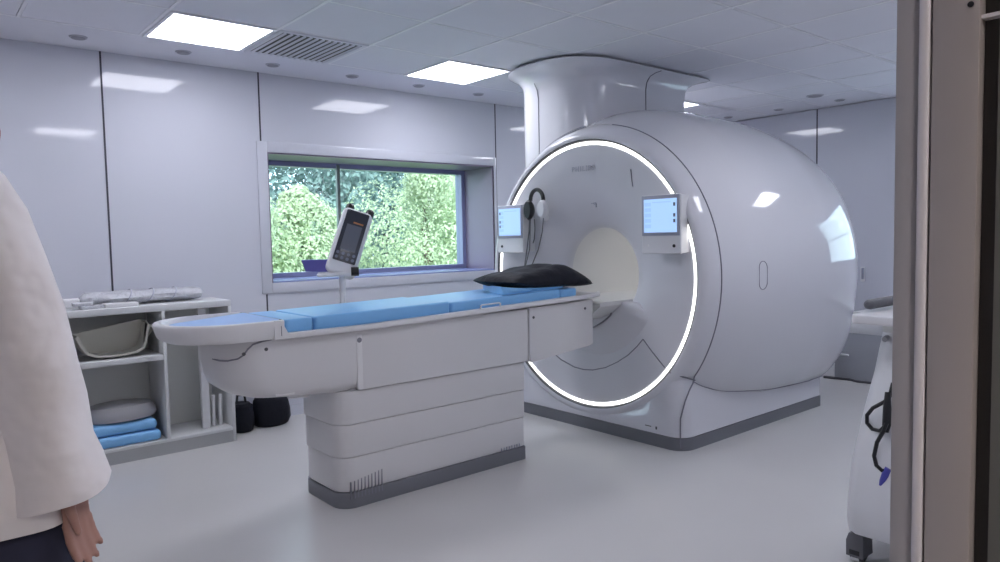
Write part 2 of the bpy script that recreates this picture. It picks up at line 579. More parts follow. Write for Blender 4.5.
# ------------------------------------------------------------------ small round ceiling fittings
ords = ['first', 'second', 'third', 'fourth', 'fifth', 'sixth']
spots = [(x, 5.385, '%s from the left of the small round ceiling fittings along the window wall' % ords[k])
         for k, x in enumerate((0.984, 1.636, 2.291, 2.971, 3.628, 4.303))]
spots += [(7.164, 3.539, 'larger round ceiling fitting standing apart from the row along the right wall'),
          (7.62, 3.50, 'small round ceiling fitting nearest the door frame in the right wall row'),
          (7.62, 4.177, 'middle small round ceiling fitting in the right wall row'),
          (7.60, 4.80, 'small round ceiling fitting of the right wall row nearest the scanner column')]
for x, y, lab in spots:
    r_ = 0.085 if 7.1 < x < 7.2 else 0.055
    t_ = thing('ceiling_fitting', lab, 'ceiling fitting', (x, y, ZC), 'small round ceiling fittings')
    MB().disc((x, y, ZC), (0, 0, -1), r_, 0.008, 24, r2=r_ * 0.9).build('rim', M_SPOTRIM, t_)
    MB().disc((x, y, ZC - 0.008), (0, 0, -1), r_ * 0.75, 0.004, 24).build('cap', M_SPOT, t_)

# ------------------------------------------------------------------ the MRI scanner
SY, SZ = 3.71, 1.17
mri = thing('mri_scanner', 'huge glossy white ring-lit scanner with an open bore and grey skirt', 'scanner', (4.9, SY, 0))


def pchip(xs, ys, x):
    xs, ys = np.array(xs, float), np.array(ys, float)
    h = np.diff(xs)
    d = np.diff(ys) / h
    m = np.zeros(len(xs))
    for i in range(1, len(xs) - 1):
        if d[i - 1] * d[i] > 0:
            w1, w2 = 2 * h[i] + h[i - 1], h[i] + 2 * h[i - 1]
            m[i] = (w1 + w2) / (w1 / d[i - 1] + w2 / d[i])
    m[0], m[-1] = d[0], d[-1]
    i = int(np.clip(np.searchsorted(xs, x) - 1, 0, len(h) - 1))
    t_ = np.clip((x - xs[i]) / h[i], 0, 1)
    return float((2 * t_ ** 3 - 3 * t_ ** 2 + 1) * ys[i] + (t_ ** 3 - 2 * t_ ** 2 + t_) * h[i] * m[i]
                 + (-2 * t_ ** 3 + 3 * t_ ** 2) * ys[i + 1] + (t_ ** 3 - t_ ** 2) * h[i] * m[i + 1])


# profile (X, r) along a parameter so the rounded back end closes smoothly
PRF = [(4.06, 1.100), (4.40, 1.160), (4.90, 1.182), (5.40, 1.172), (5.80, 1.132), (6.10, 1.068), (6.27, 0.97),
       (6.38, 0.84), (6.43, 0.66), (6.45, 0.36)]
PU = [0.0]
for i in range(1, len(PRF)):
    PU.append(PU[-1] + math.hypot(PRF[i][0] - PRF[i - 1][0], PRF[i][1] - PRF[i - 1][1]))


def prof(u):
    return pchip(PU, [p[0] for p in PRF], u), pchip(PU, [p[1] for p in PRF], u)


def r_at(x):
    return pchip([p[0] for p in PRF[:7]], [p[1] for p in PRF[:7]], x)


def kfac(x, a):
    s_ = math.sin(a)
    kd = float(np.interp(x, [3.93, 4.06, 4.18, 4.63, 5.32, 5.88, 6.45], [0.0, 0.015, 0.03, 0.052, 0.092, 0.142, 0.145]))
    t_ = min(1.0, max(0.0, (x - 3.93) / 0.6))
    t_ = t_ * t_ * (3 - 2 * t_) * 0.5 + t_ * 0.5
    return 1 + 0.085 * t_ * max(0, s_) ** 2 + kd * math.exp(-((s_ + 0.75) / 0.35) ** 2)


def surf(x, r, a, zmin=0.0):
    q = r * kfac(x, a)
    return (x, SY + q * math.cos(a), max(SZ + q * math.sin(a), zmin))


NA = 144
angs = [k * 2 * PI / NA for k in range(NA)]
h = MB()
rings = [[surf(*prof(PU[-1] * k / 60), a, 0.24) for a in angs] for k in range(61)]
h.loft(rings, cap0=False)
h.build('housing', M_SCAN, mri, smooth=60)
def circ(x, r, n=NA):
    return [(x, SY + r * math.cos(a), SZ + r * math.sin(a)) for a in [k * 2 * PI / n for k in range(n)]]


# front bezel around the light ring
BZ = [(3.985, 1.004), (3.938, 1.0035), (3.932, 1.014), (3.933, 1.028), (3.942, 1.046), (3.967, 1.068), (4.005, 1.086), (4.056, 1.098)]
gr = MB()
gr.loft([circ(3.986, 0.990), circ(3.945, 0.9915), circ(3.938, 1.003)], False, False)
gr.build('ring_groove', M_DGREY, mri, smooth=60)
bz = MB()
bz.loft([[surf(x, r, a, 0.06) for a in angs] for x, r in BZ], False, False)
bz.build('front_bezel', M_SCAN, mri, smooth=60)


lr = MB()
lr.loft([circ(3.985, 0.989), circ(3.955, 0.987), circ(3.948, 0.984), circ(3.947, 0.968), circ(3.952, 0.965), circ(3.985, 0.963)], False, False)
ro = lr.build('light_ring', M_RING, mri, smooth=60)
ro['label'] = 'glowing white ring of light'

DSH = [(0.349, 4.18), (0.351, 4.16), (0.356, 4.145), (0.37, 4.128), (0.40, 4.104), (0.47, 4.072), (0.56, 4.042), (0.68, 4.010), (0.80, 3.982), (0.90, 3.964), (0.952, 3.957), (0.962, 3.956)]


def xd(r):
    return pchip([p[0] for p in DSH], [p[1] for p in DSH], r)


fp = MB()
fp.loft([circ(x, r) for r, x in DSH] + [circ(3.99, 0.963)], False, False)
fp.build('front_panel', M_DISH, mri, smooth=60)
bo = MB()
bo.loft([circ(4.18, 0.349), circ(4.6, 0.349), circ(6.2, 0.349), circ(6.46, 0.37)], False, False)
bo.build('bore_lining', M_BORE, mri, smooth=60)
bl = MB()
bl.box(4.35, 6.1, SY - 0.02, SY + 0.02, SZ + 0.322, SZ + 0.332, b=0.003)
bl.build('bore_lamp', mat('bore_lamp_glow', (0.9, 0.9, 0.9), 0.4, emit=(0.97, 0.98, 1.0), emit_s=5.2), mri)
# table rails and docking panel in the mouth of the bore
dk = MB()
sec = lambda x, q: [(x, SY - 0.285, 0.985 - q), (x, SY + 0.285, 0.985 - q), (x, SY + 0.285, 0.955), (x, SY + 0.20, 0.89), (x, SY + 0.08, 0.84), (x, SY - 0.08, 0.84), (x, SY - 0.20, 0.89), (x, SY - 0.285, 0.955)]
dk.loft([sec(3.80, 0.01), sec(3.83, 0), sec(6.2, 0)])
dk.build('bore_deck', M_BORE, mri)
dp = MB()
po = [(SY + 0.46, 0.972), (SY - 0.42, 0.972), (SY - 0.545, 0.868), (SY - 0.49, 0.717), (SY - 0.36, 0.62), (SY - 0.2, 0.56), (SY, 0.54), (SY + 0.2, 0.56), (SY + 0.36, 0.62), (SY + 0.49, 0.717), (SY + 0.545, 0.868)]
dp.loft([[(4.30, y, z) for y, z in po], [(4.036, y, z) for y, z in po], [(4.028, SY + (y - SY) * 0.97, 0.78 + (z - 0.78) * 0.96) for y, z in po]])
dp.build('docking_panel', M_DISH, mri)
sm = MB()
sm.tube([(4.024, y, z) for y, z in ((3.80, 0.735), (3.692, 0.767), (3.605, 0.812), (3.556, 0.845), (3.526, 0.87), (3.505, 0.91), (3.491, 0.975))], 0.006)
sm.build('docking_seam', M_GAP, mri)


def on_dish(y, z, d=0.0):
    r = math.hypot(y - SY, z - SZ)
    return (xd(r) - d, y, z)


arc = [(4.36, 0.72), (4.25, 0.62), (4.139, 0.545), (4.02, 0.483), (3.874, 0.441), (3.78, 0.434), (3.685, 0.442), (3.56, 0.476), (3.446, 0.532), (3.35, 0.593), (3.268, 0.665), (3.215, 0.722)]
sm = MB()
sm.tube([on_dish(*p) for p in arc], 0.0045, 6)
e0, e1 = Vector((3.215, 0.722)), Vector((2.985, 0.555))
sm.tube([on_dish(*(e0.lerp(e1, k / 6))) for k in range(7)], 0.0045, 6)
sm.build('front_seam', M_GAP, mri)

# plinth the body stands on, with its grey skirt
PY0, PY1, PX0, PX1 = 2.832, 4.588, 3.945, 5.888
p_ = MB()
rr = [rrect(PX0, PX1, PY0, PY1, (0.12, 0.05), z, 8) for z in (0.088, 0.30, 0.42)]
rr += [rrect(PX0 + 0.004, PX1, PY0 + 0.004, PY1 - 0.004, (0.12, 0.05), 0.48, 8),
       rrect(PX0 + 0.02, PX1, PY0 + 0.03, PY1 - 0.03, (0.11, 0.05), 0.53, 8), rrect(PX0 + 0.06, PX1, PY0 + 0.09, PY1 - 0.09, (0.1, 0.05), 0.57, 8)]
p_.loft(rr)
pln = p_.build('plinth', M_SCAN, mri, smooth=50)
cy_ = MB()
cy_.loft([circ(3.7, 0.999), circ(4.30, 0.999)])
cut = cy_.build('cutter', M_SCAN)
bm_ = pln.modifiers.new('cut', 'BOOLEAN')
bm_.operation = 'DIFFERENCE'
bm_.solver = 'EXACT'
bm_.object = cut
dg = bpy.context.evaluated_depsgraph_get()
nm = bpy.data.meshes.new_from_object(pln.evaluated_get(dg))
pln.modifiers.clear()
pln.data = nm
bpy.data.objects.remove(cut)
p_ = MB()
p_.loft([rrect(PX0 - 0.006, PX1 + 0.003, PY0 - 0.006, PY1 + 0.006, (0.124, 0.05), z, 8) for z in (0.0, 0.084)])
sk = p_.build('skirt', M_SKIRT, mri)
sk['label'] = 'dark grey skirt'
# seams of the covers
sm = MB()
a0, a1 = -PI * 0.5 - 0.9, PI * 1.5 - 0.905
pts = [surf(4.058, 1.0995, math.radians(d)) for d in np.linspace(100, 221, 90)]
lo = [p for p in pts if p[2] > 0.50]
lo += [(4.045, 2.822, 0.46), (4.01, 2.828, 0.41), (3.985, 2.843, 0.34), (3.968, 2.869, 0.22), (3.966, 2.868, 0.09), (3.962, 2.863, 0.02)]
sm.tube(lo, 0.0048, 6)
sm.build('cover_seam', M_GAP, mri)
sm = MB()
pts = [surf(4.058, 1.0995, math.radians(d)) for d in np.linspace(42, 86, 30)]
sm.tube(pts, 0.015, 6)
sm.build('cover_seam', M_GAP, mri)
sm = MB()
sm.tube([(3.932, 2.93, 0.535), (3.945, 2.90, 0.525), (3.975, 2.862, 0.508), (4.01, 2.835, 0.495), (4.055, 2.812, 0.478)], 0.0055, 6)
sm.build('cover_seam', M_GAP, mri)


def side_y(x, z):
    lo_, hi_ = PI, PI * 1.5
    best = min(np.linspace(PI * 0.55, PI * 1.49, 600), key=lambda a: abs(surf(x, r_at(x), a)[2] - z))
    return surf(x, r_at(x), best)[1]


sm = MB()
zz = [(4.07, 0.462), (4.12, 0.438), (4.18, 0.413), (4.3, 0.375), (4.45, 0.340), (4.63, 0.313), (4.85, 0.286), (5.1, 0.262), (5.32, 0.252), (5.6, 0.249), (5.88, 0.249)]
sm.tube([(x, min(side_y(x, z), PY0) - 0.001, z) for x, z in zz], 0.0035, 6)
sm.build('side_seam', M_GAP, mri)
ov = MB()
oz = []
for k in range(48):
    a = k * 2 * PI / 48
    x = 4.452 + 0.045 * math.cos(a)
    z = 1.172 + (0.05 if math.sin(a) >= 0 else -0.05) + 0.045 * math.sin(a)
    oz.append((x, side_y(x, z) - 0.001, z))
ov.tube(oz, 0.0028, 6, closed=True)
ov.build('oval_cover', M_GAP, mri)
# lettering and small marks
text_obj('PHILIPS', 0.057, M_TEXT, mri, (xd(0.80) - 0.009, 3.738, 1.962), (0, -1, 0), (0, 0, 1), 'brand_lettering', 0.002, 1.28)
mk = MB()
mk.tube([on_dish(3.276, z, 0.001) for z in (1.80, 1.83, 1.86, 1.89, 1.92)], 0.0035, 6)
mk.build('front_mark', M_GAP, mri)
for (ya, yb, za, zb) in ((3.705, 3.728, 1.700, 1.707), (3.676, 3.698, 1.690, 1.710), (3.678, 3.690, 1.674, 1.688)):
    xq = min(on_dish(y, z)[0] for y in (ya, yb) for z in (za, zb))
    MB().box(xq - 0.003, xq + 0.012, ya, yb, za, zb).build('status_icon', M_TEXT, mri)
for d_ in ((3.095, 3.148, 0.128, 0.134), (3.045, 3.058, 0.118, 0.138)):
    MB().box(PX0 - 0.002, PX0 + 0.01, *d_).build('small_print', M_DGREY, mri)

# control panels on the front
def control_panel(y0, y1, label, mirror):
    # a body standing proud of the front, with screen, frame and keys
    xf = 3.862
    b = MB()
    zb, zt = 1.333, 1.722
    ring_ = lambda x, i: [(x, y0 + i, zb + i), (x, y1 - i, zb + i), (x, y1 - i, zt - i), (x, y0 + i, zt - i)]
    b.loft([ring_(4.0, 0.012), ring_(xf + 0.018, 0.004), ring_(xf + 0.006, 0.0), ring_(xf, 0.006)])
    body = b.build('control_panel', M_WHITE, mri)
    if label:
        body['label'] = label
    MB().box(xf - 0.006, xf + 0.004, y0 + 0.006, y1 - 0.006, 1.452, zt - 0.004, b=0.003).build('screen_frame', M_BEZEL, body)
    MB().box(xf - 0.0085, xf - 0.004, y0 + 0.026, y1 - 0.026, 1.474, zt - 0.028).build('screen', M_SCREEN, body)
    sc_ = MB()
    ya, yb = (y1 - 0.085, y1 - 0.034) if not mirror else (y1 - 0.085, y1 - 0.034)
    for k in range(5):
        z = 1.66 - k * 0.036
        sc_.box(xf - 0.0093, xf - 0.0083, ya, yb, z - 0.012, z + 0.012)
    sc_.box(xf - 0.0093, xf - 0.0083, y0 + 0.07, ya - 0.01, 1.668, 1.676)
    sc_.build('screen_menu', M_SCREEN2, body)
    yi = y0 + 0.036 if not mirror else y1 - 0.05
    for z in (1.655, 1.585, 1.548):
        MB().box(xf - 0.0097, xf - 0.0083, yi, yi + 0.016, z - 0.011, z + 0.011).build('screen_icon', M_BUTTON, body)
    yk = y0 + 0.052 if not mirror else y1 - 0.052
    MB().disc((xf - 0.004, yk, 1.385), (1, 0, 0), 0.011, 0.006, 16).build('stop_button', M_BLACK, body)
    MB().disc((xf - 0.002, y0 + y1 - yk, 1.388), (1, 0, 0), 0.008, 0.006, 16).build('button', M_TABLE2, body)
    return body


control_panel(2.782, 3.098, None, False)
control_panel(4.295, 4.612, None, True)

# hook for the headphones
hk = MB()
hk.box(3.905, 3.98, 4.105, 4.155, 1.585, 1.70, b=0.018, seg=3)
hk.build('headphone_hook', M_WHITE, mri)

# column to the ceiling with its flange
def plan(i, z, xf=0.0):
    fl = min(1.0, xf / 0.12)
    # rounded column outline; i shrinks it, xf pulls the front face forward
    n = 12
    x0, x1, y0, y1 = 4.075 + i - xf, 5.34 - 2.0 * i, 3.775 + i, 4.70 - i
    ra, rb = 0.34 - i * 0.6, 0.06
    rl = 0.34 + 0.30 * fl
    pts_ = []
    for cx, cy, a0, q in ((x1 - rb, y0 + rb, -PI / 2, rb), (x1 - rb, y1 - rb, 0, rb),
                          (x0 + rl, y1 - rl, PI / 2, rl), (x0 + ra, y0 + ra, PI, ra)):
        for k in range(n + 1):
            a = a0 + k * PI / 2 / n
            pts_.append((cx + q * math.cos(a), cy + q * math.sin(a), z))
    return pts_


cl = MB()
cl.loft([plan(0, 1.95), plan(0, 2.3), plan(0, 2.62), plan(-0.004, 2.68, 0.01), plan(-0.015, 2.72, 0.025), plan(-0.04, 2.752, 0.05), plan(-0.075, 2.774, 0.085),
         plan(-0.102, 2.785, 0.115), plan(-0.112, 2.795, 0.13), plan(-0.106, 2.803, 0.125)])
colm = cl.build('ceiling_column', M_SCAN, mri, smooth=60)
cl = MB()
cl.loft([plan(-0.06, 2.80, 0.1), plan(-0.06, 2.82, 0.1)])
cl.build('column_collar', M_DGREY, colm)
sm = MB()
sm.tube([(4.77, 3.773, 2.42), (4.77, 3.773, 2.64), (4.773, 3.765, 2.70), (4.785, 3.740, 2.748), (4.81, 3.70, 2.774), (4.84, 3.668, 2.787)], 0.005, 6)
sm.build('column_seam', M_GAP, colm)
sm = MB()
sm.tube([(4.074, 4.316, 1.98), (4.074, 4.316, 2.58), (4.062, 4.316, 2.65), (4.03, 4.316, 2.70)], 0.004, 6)
sm.build('column_seam', M_GAP, colm)

# ------------------------------------------------------------------ patient table
TY = 3.71
table = thing('examination_table', 'long white motorised patient table with stepped pedestal docked at the scanner', 'examination table', (2.4, TY, 0))
tilt = lambda x: 0.0 if x < 1.9 else (x - 1.9) * 0.026
# telescoping pedestal
B0, B1 = 3.462, 3.958
for z0, z1, i in ((0.088, 0.280, 0.014), (0.280, 0.463, 0.008), (0.463, 0.648, 0.002)):
    q = MB()
    q.loft(slab(1.752 + i, 3.112 - i * 0.3, B0 + i, B1 - i, z0 + 0.002, z1, (0.10, 0.02), e=0.006))
    q.build('pedestal_shell', M_TABLE, table)
q = MB()
q.loft([rrect(1.785, 3.095, B0 + 0.02, B1 - 0.02, (0.09, 0.02), z) for z in (0.05, 0.66)])
q.build('pedestal_core', M_GREYPAD, table)
q = MB()
q.loft(slab(1.762, 3.114, B0 + 0.006, B1 - 0.006, 0.0, 0.086, (0.10, 0.02), e=0.003))
q.build('pedestal_skirt', M_SKIRT, table)['label'] = 'dark grey skirt'
v_ = MB()
for k in range(10):
    x = 1.822 + k * 0.0215
    hgt = 0.050 + 0.0035 * k
    v_.add([(x, B0 + 0.003, 0.056), (x + 0.005, B0 + 0.003, 0.056), (x + 0.010, B0 + 0.012, 0.095 + hgt), (x + 0.005, B0 + 0.012, 0.095 + hgt),
            (x, B0 + 0.03, 0.056), (x + 0.005, B0 + 0.03, 0.056), (x + 0.010, B0 + 0.03, 0.095 + hgt), (x + 0.005, B0 + 0.03, 0.095 + hgt)],
           [(0, 1, 2, 3), (7, 6, 5, 4), (0, 4, 5, 1), (1, 5, 6, 2), (2, 6, 7, 3), (3, 7, 4, 0)])
v_.build('vent_slots', M_GAP, table)
v_ = MB()
for k in range(8):
    x = 2.90 + k * 0.022
    v_.box(x, x + 0.004, B0 + 0.008, B0 + 0.03, 0.09, 0.112)
v_.build('vent_slots', M_BEZEL, table)

# carriage under the top
def car(z, xl, hw, rl, x1=3.13):
    return rrect(xl, x1, TY - hw, TY + hw, (rl, 0.01), z, 8)


q = MB()
q.loft([car(0.652, 1.70, 0.217, 0.06), car(0.662, 1.60, 0.226, 0.10), car(0.672, 1.42, 0.237, 0.14), car(0.682, 1.32, 0.245, 0.16), car(0.702, 1.255, 0.252, 0.18), car(0.745, 1.20, 0.258, 0.19),
        car(0.80, 1.178, 0.261, 0.20), car(0.86, 1.168, 0.262, 0.20), car(0.95, 1.165, 0.262, 0.20), car(0.992, 1.165, 0.262, 0.20)])
q.build('carriage', M_TABLE, table, smooth=50)
# side cover with its scooped corner
def prism(poly, y0, y1, mb=None, e=0.008):
    mb = mb or MB()
    cx = sum(p[0] for p in poly) / len(poly)
    cz = sum(p[1] for p in poly) / len(poly)
    sh = lambda y, k: [(cx + (x - cx) * k, y, cz + (z - cz) * k) for x, z in poly]
    mb.loft([sh(y1, 1), sh(y0 + e, 1), sh(y0 + e * 0.3, 0.997), sh(y0, 0.99)])
    return mb


cov2 = [(1.884, 0.990), (3.122, 0.990), (3.122, 0.652), (1.884, 0.652)]
for s_ in (1, -1):
    q = prism(cov2, TY - 0.2645, TY - 0.2350, e=0.004)
    if s_ < 0:
        q.v = [(x, 2 * TY - y, z) for x, y, z in q.v]
    q.build('side_cover', M_TABLE, table)
q = MB()
q.box(1.874, 1.908, TY - 0.2655, TY - 0.2430, 0.655, 0.955, b=0.003)
q.build('joint_strip', M_TABLE2, table)
q = MB()
q.disc((1.891, TY - 0.2620, 0.925), (0, -1, 0), 0.014, 0.006, 16)
q.build('lock_button', M_GAP, table)
for x_, o_, z_ in ((1.375, 0.261, 0.935), (1.262, 0.263, 0.925), (3.17, 0.268, 0.935), (3.66, 0.268, 0.955)):
    q = MB()
    q.disc((x_, TY - o_, z_), (0, -1, 0), 0.009, 0.005, 12)
    q.build('screw', M_DGREY, table)
# head end box that meets the scanner
hbx = [(3.135, 1.0), (3.135, 0.645), (3.16, 0.640), (3.70, 0.688), (3.742, 0.70), (3.742, 1.012)]
q = MB()
sh = lambda y, k=1.0: [(3.44 + (x - 3.44) * k, y, 0.83 + (z - 0.83) * k) for x, z in hbx]
q.loft([sh(TY - 0.2690, 0.99), sh(TY - 0.2660), sh(TY + 0.2660), sh(TY + 0.2690, 0.99)])
q.build('head_end_box', M_TABLE, table)

# the top: a tray with raised foot end
def rim(x0, x1, z, hw, r, n=12):
    return rrect(x0, x1, TY - hw, TY + hw, r, z, n)


q = MB()
xs_, xe = 0.935, 1.455
q.loft([rim(xs_ + 0.075, xe, 0.982, 0.275, (0.24, 0.01)), rim(xs_ + 0.045, xe, 0.986, 0.298, (0.26, 0.01)), rim(xs_ + 0.02, xe, 1.005, 0.308, (0.28, 0.01)), rim(xs_ + 0.006, xe, 1.045, 0.315, (0.29, 0.01)),
        rim(xs_, xe, 1.066, 0.317, (0.30, 0.01)), rim(xs_ + 0.004, xe, 1.074, 0.315, (0.30, 0.01)), rim(xs_ + 0.014, xe, 1.077, 0.306, (0.29, 0.01)), rim(xs_ + 0.034, xe, 1.077, 0.288, (0.27, 0.01)), rim(xs_ + 0.044, xe, 1.066, 0.279, (0.26, 0.01)),
        rim(xs_ + 0.055, xe, 1.036, 0.268, (0.25, 0.01))])
q.build('foot_tray', M_TABLE2, table, smooth=50)
q = MB()
def top_sec(x, dz=0.0):
    zt = 1.010 + tilt(x) + dz
    o = 0.308
    return [(x, TY - o + 0.02, zt - 0.034), (x, TY - o + 0.004, zt - 0.028), (x, TY - o, zt - 0.016), (x, TY - o + 0.003, zt - 0.003), (x, TY - o + 0.012, zt),
            (x, TY - o + 0.030, zt), (x, TY - o + 0.04, zt - 0.010), (x, TY + o - 0.04, zt - 0.010), (x, TY + o - 0.030, zt), (x, TY + o - 0.012, zt),
            (x, TY + o - 0.003, zt - 0.003), (x, TY + o, zt - 0.016), (x, TY + o - 0.004, zt - 0.028), (x, TY + o - 0.02, zt - 0.034)]
def narrow(sec_, k):
    return [(x, TY + (y - TY) * k, z) for x, y, z in sec_]
q.loft([top_sec(x) for x in (1.405, 1.46, 1.9, 2.3, 2.7, 3.1, 3.45)] + [narrow(top_sec(3.62), 0.985), narrow(top_sec(3.74), 0.95), narrow(top_sec(3.82), 0.87), narrow(top_sec(3.86), 0.74)])
q.build('table_top', M_TABLE2, table, smooth=50)
q = MB()   # lip stepping down from the foot end
lip = [(1.40, 1.078), (1.428, 1.077), (1.445, 1.068), (1.452, 1.045), (1.470, 1.012), (1.50, 1.004), (1.50, 0.985), (1.40, 0.985)]
for s_ in (-1, 1):
    l_ = MB()
    yy = (TY - 0.316, TY - 0.288) if s_ < 0 else (TY + 0.288, TY + 0.316)
    l_.loft([[(x, yy[0], z) for x, z in lip], [(x, yy[1], z) for x, z in lip]])
    l_.build('foot_lip', M_TABLE2, table)
q = MB()
q.box(1.434, 1.4365, TY - 0.318, TY - 0.29, 1.0, 1.05)
q.build('tray_seam', M_GAP, table)
q = MB()
q.tube([(1.172, TY - 0.09, 0.892), (1.182, TY - 0.15, 0.890), (1.205, TY - 0.205, 0.892), (1.24, TY - 0.243, 0.902), (1.265, TY - 0.254, 0.918), (1.285, TY - 0.259, 0.945), (1.31, TY - 0.2615, 0.966), (1.36, TY - 0.262, 0.977), (1.46, TY - 0.262, 0.985)], 0.0045, 6)
q.build('cover_shadow_gap', M_GAP, table)
q = MB()
q.tube([(1.52, TY - 0.15, 0.69), (1.53, TY - 0.15, 0.650), (1.64, TY - 0.15, 0.644)], 0.009, 8)
q.build('release_bar', M_TABLE2, table)
q = MB()
for k, wd in ((0, 0.10),):
    q.box(1.42, 1.52, TY - 0.2495, TY - 0.235, 0.688, 0.700)
q.build('warning_label', M_TABLE2, table)
q = MB()
q.tube([(2.705, TY - 0.30, 1.022), (2.705, TY - 0.305, 1.050), (2.715, TY - 0.306, 1.054), (2.85, TY - 0.306, 1.057), (2.86, TY - 0.305, 1.053), (2.86, TY - 0.30, 1.026)], 0.005, 8)
q.build('strap_bracket', M_TABLE2, table)

# ------------------------------------------------------------------ blue mats on the table
MG = 'blue mats laid along the examination table'


def mat_pad(x0, x1, y0, y1, th, label, m=M_BLUE, r=0.02, e=0.012, z_off=0.0, name='table_mat', group=MG):
    rings_ = slab(x0, x1, y0, y1, 0, th, r, e=e, n=4)
    q = MB()
    rings_ = [[(x, y, z + 1.000 + tilt(x) + z_off) for x, y, z in ring_] for ring_ in rings_]
    q.loft(rings_)
    return tag(q.build(name, m), label, 'mat' if name == 'table_mat' else 'cushion', group)


fm = MB()
fs = [rrect(1.015, 1.46, TY - 0.250, TY + 0.250, (0.2, 0.02), 1.037), rrect(1.01, 1.46, TY - 0.254, TY + 0.254, (0.2, 0.02), 1.045), rrect(1.015, 1.46, TY - 0.250, TY + 0.250, (0.2, 0.02), 1.054)]
fm.loft([[(x, y, z + (0.022 * max(0, (x - 1.28) / 0.18) if k > 0 else 0)) for x, y, z in ring_] for k, ring_ in enumerate(fs)])
tag(fm.build('table_mat', M_BLUE2), 'thin pale blue mat lying in the raised tray at the foot end', 'mat', MG)
mat_pad(1.478, 1.632, TY - 0.262, TY + 0.262, 0.072, 'narrow blue mat beside the step, first after the foot tray')
mat_pad(1.640, 2.506, TY - 0.262, TY + 0.262, 0.074, 'long blue mat in the middle of the table, below the tilted device')
mat_pad(2.514, 3.432, TY - 0.262, TY + 0.262, 0.066, 'long blue mat at the scanner end, under the black pillow')
mat_pad(3.438, 3.60, TY - 0.255, TY + 0.255, 0.058, 'short blue block next to the bore, last on the table')
# curved headrest pad under the pillow
q = MB()
for k, (xa, xb) in enumerate(((2.935, 3.48),)):
    hp = []
    for i in range(13):
        x = xa + (xb - xa) * i / 12
        u = i / 12
        zb = 1.068 + tilt(x) + 0.0
        zt = zb + 0.022 + 0.030 * (1 - math.sin(PI * u)) + 0.012 * u
        sk = 0.22 * (1 - u)
        row = [(-0.235, zb), (-0.242, (zb + zt) / 2), (-0.232, zt), (0.0, zt - 0.006), (0.215, zt), (0.225, (zb + zt) / 2), (0.218, zb)]
        hp.append([(x + sk * (yy + 0.24) / 0.48, TY + yy, z_) for yy, z_ in row])
    q.loft(hp)
tag(q.build('headrest_pad', M_BLUE), 'curved pale blue headrest pad squeezed between mat and black pillow', 'cushion')

# black pillow
def pillow():
    cx, cy, cz = 3.40, TY - 0.02, 1.150
    L_, W_ = 0.405, 0.255
    nu, nv = 36, 24
    q = MB()
    
    for side in (1, -1):
        vs_, fs_ = [], []
        for i in range(nu + 1):
            u = -1 + 2 * i / nu
            for j in range(nv + 1):
                v = -1 + 2 * j / nv
                edge = (max(0, 1 - abs(u) ** 2.6) ** 0.55) * (max(0, 1 - abs(v) ** 3.0) ** 0.5)
                wr = 0.006 * math.sin(5.0 * u + 2.2 * v) + 0.004 * math.sin(9 * v - 3 * u + 1) + 0.003 * math.sin(13 * u + 5 * v)
                if side > 0:
                    hgt = 0.100 * edge * (1 + 0.18 * math.sin(2.2 * u + 0.4)) + wr * edge
                else:
                    hgt = -0.048 * edge
                sag = -0.030 * max(0, u - 0.5) * 2 + 0.020 * max(0, -u - 0.5) * 2
                x = cx + L_ * u * (1 - 0.10 * v * v * (1 if u < 0 else 0.5))
                y = cy + W_ * v * (1 - 0.12 * u * u)
                vs_.append((x, y, cz + hgt + sag))
        for i in range(nu):
            for j in range(nv):
                a = i * (nv + 1) + j
                fs_.append((a, a + 1, a + nv + 2, a + nv + 1))
        q.add(vs_, fs_)
    o = q.build('pillow', M_BLACKCLOTH, smooth=80)
    return tag(o, 'crumpled black pillow lying on the blue pads at the head of the table', 'pillow')


pillow()

# ------------------------------------------------------------------ headphones hung on the scanner front
hp = thing('headphones', 'black ear defender headphones hanging on the scanner beside the left screen', 'headphones', (3.89, 4.17, 1.55))
q = MB()
arcp = []
for k in range(17):
    a = PI * k / 16
    arcp.append((3.886, 4.155 + 0.074 * math.cos(a), 1.745 + 0.085 * math.sin(a)))
arcp = [(3.886, 4.077 + 0.156, 1.70)][:0] + arcp
q.tube(arcp, 0.016, 8)
q.build('headband', M_BLACK, hp)
for yy, mm in ((4.240, M_BLACK), (4.085, M_WHITE)):
    q = MB()
    q.disc((3.905, yy, 1.675), (-1, 0, 0), 0.045, 0.025, 20, r2=0.060)
    q.disc((3.880, yy, 1.675), (-1, 0, 0), 0.060, 0.026, 20, r2=0.046)
    q.v = [(x, yy + (y - yy) * 0.85, 1.675 + (z - 1.675) * (1.40 if mm is M_BLACK else 1.25)) for x, y, z in q.v]
    c_ = q.build('ear_cup', mm, hp)
    if mm is M_WHITE:
        c_['label'] = 'white ear cup cover'
for pts_ in (((3.88, 4.235, 1.62), (3.87, 4.235, 1.5), (3.85, 4.24, 1.36), (3.80, 4.22, 1.22), (3.72, 4.12, 1.12)),
             ((3.88, 4.225, 1.62), (3.86, 4.215, 1.45), (3.85, 4.21, 1.36), (3.78, 4.19, 1.22), (3.70, 4.09, 1.12)),
             ((3.88, 4.075, 1.61), (3.87, 4.08, 1.5), (3.85, 4.11, 1.36), (3.80, 4.13, 1.24), (3.73, 4.05, 1.13)),
             ((3.88, 4.18, 1.60), (3.87, 4.165, 1.52), (3.87, 4.175, 1.44), (3.87, 4.19, 1.41))):
    q = MB()
    q.tube(pts_, 0.0045, 6)
    q.build('cable', M_DGREY, hp)

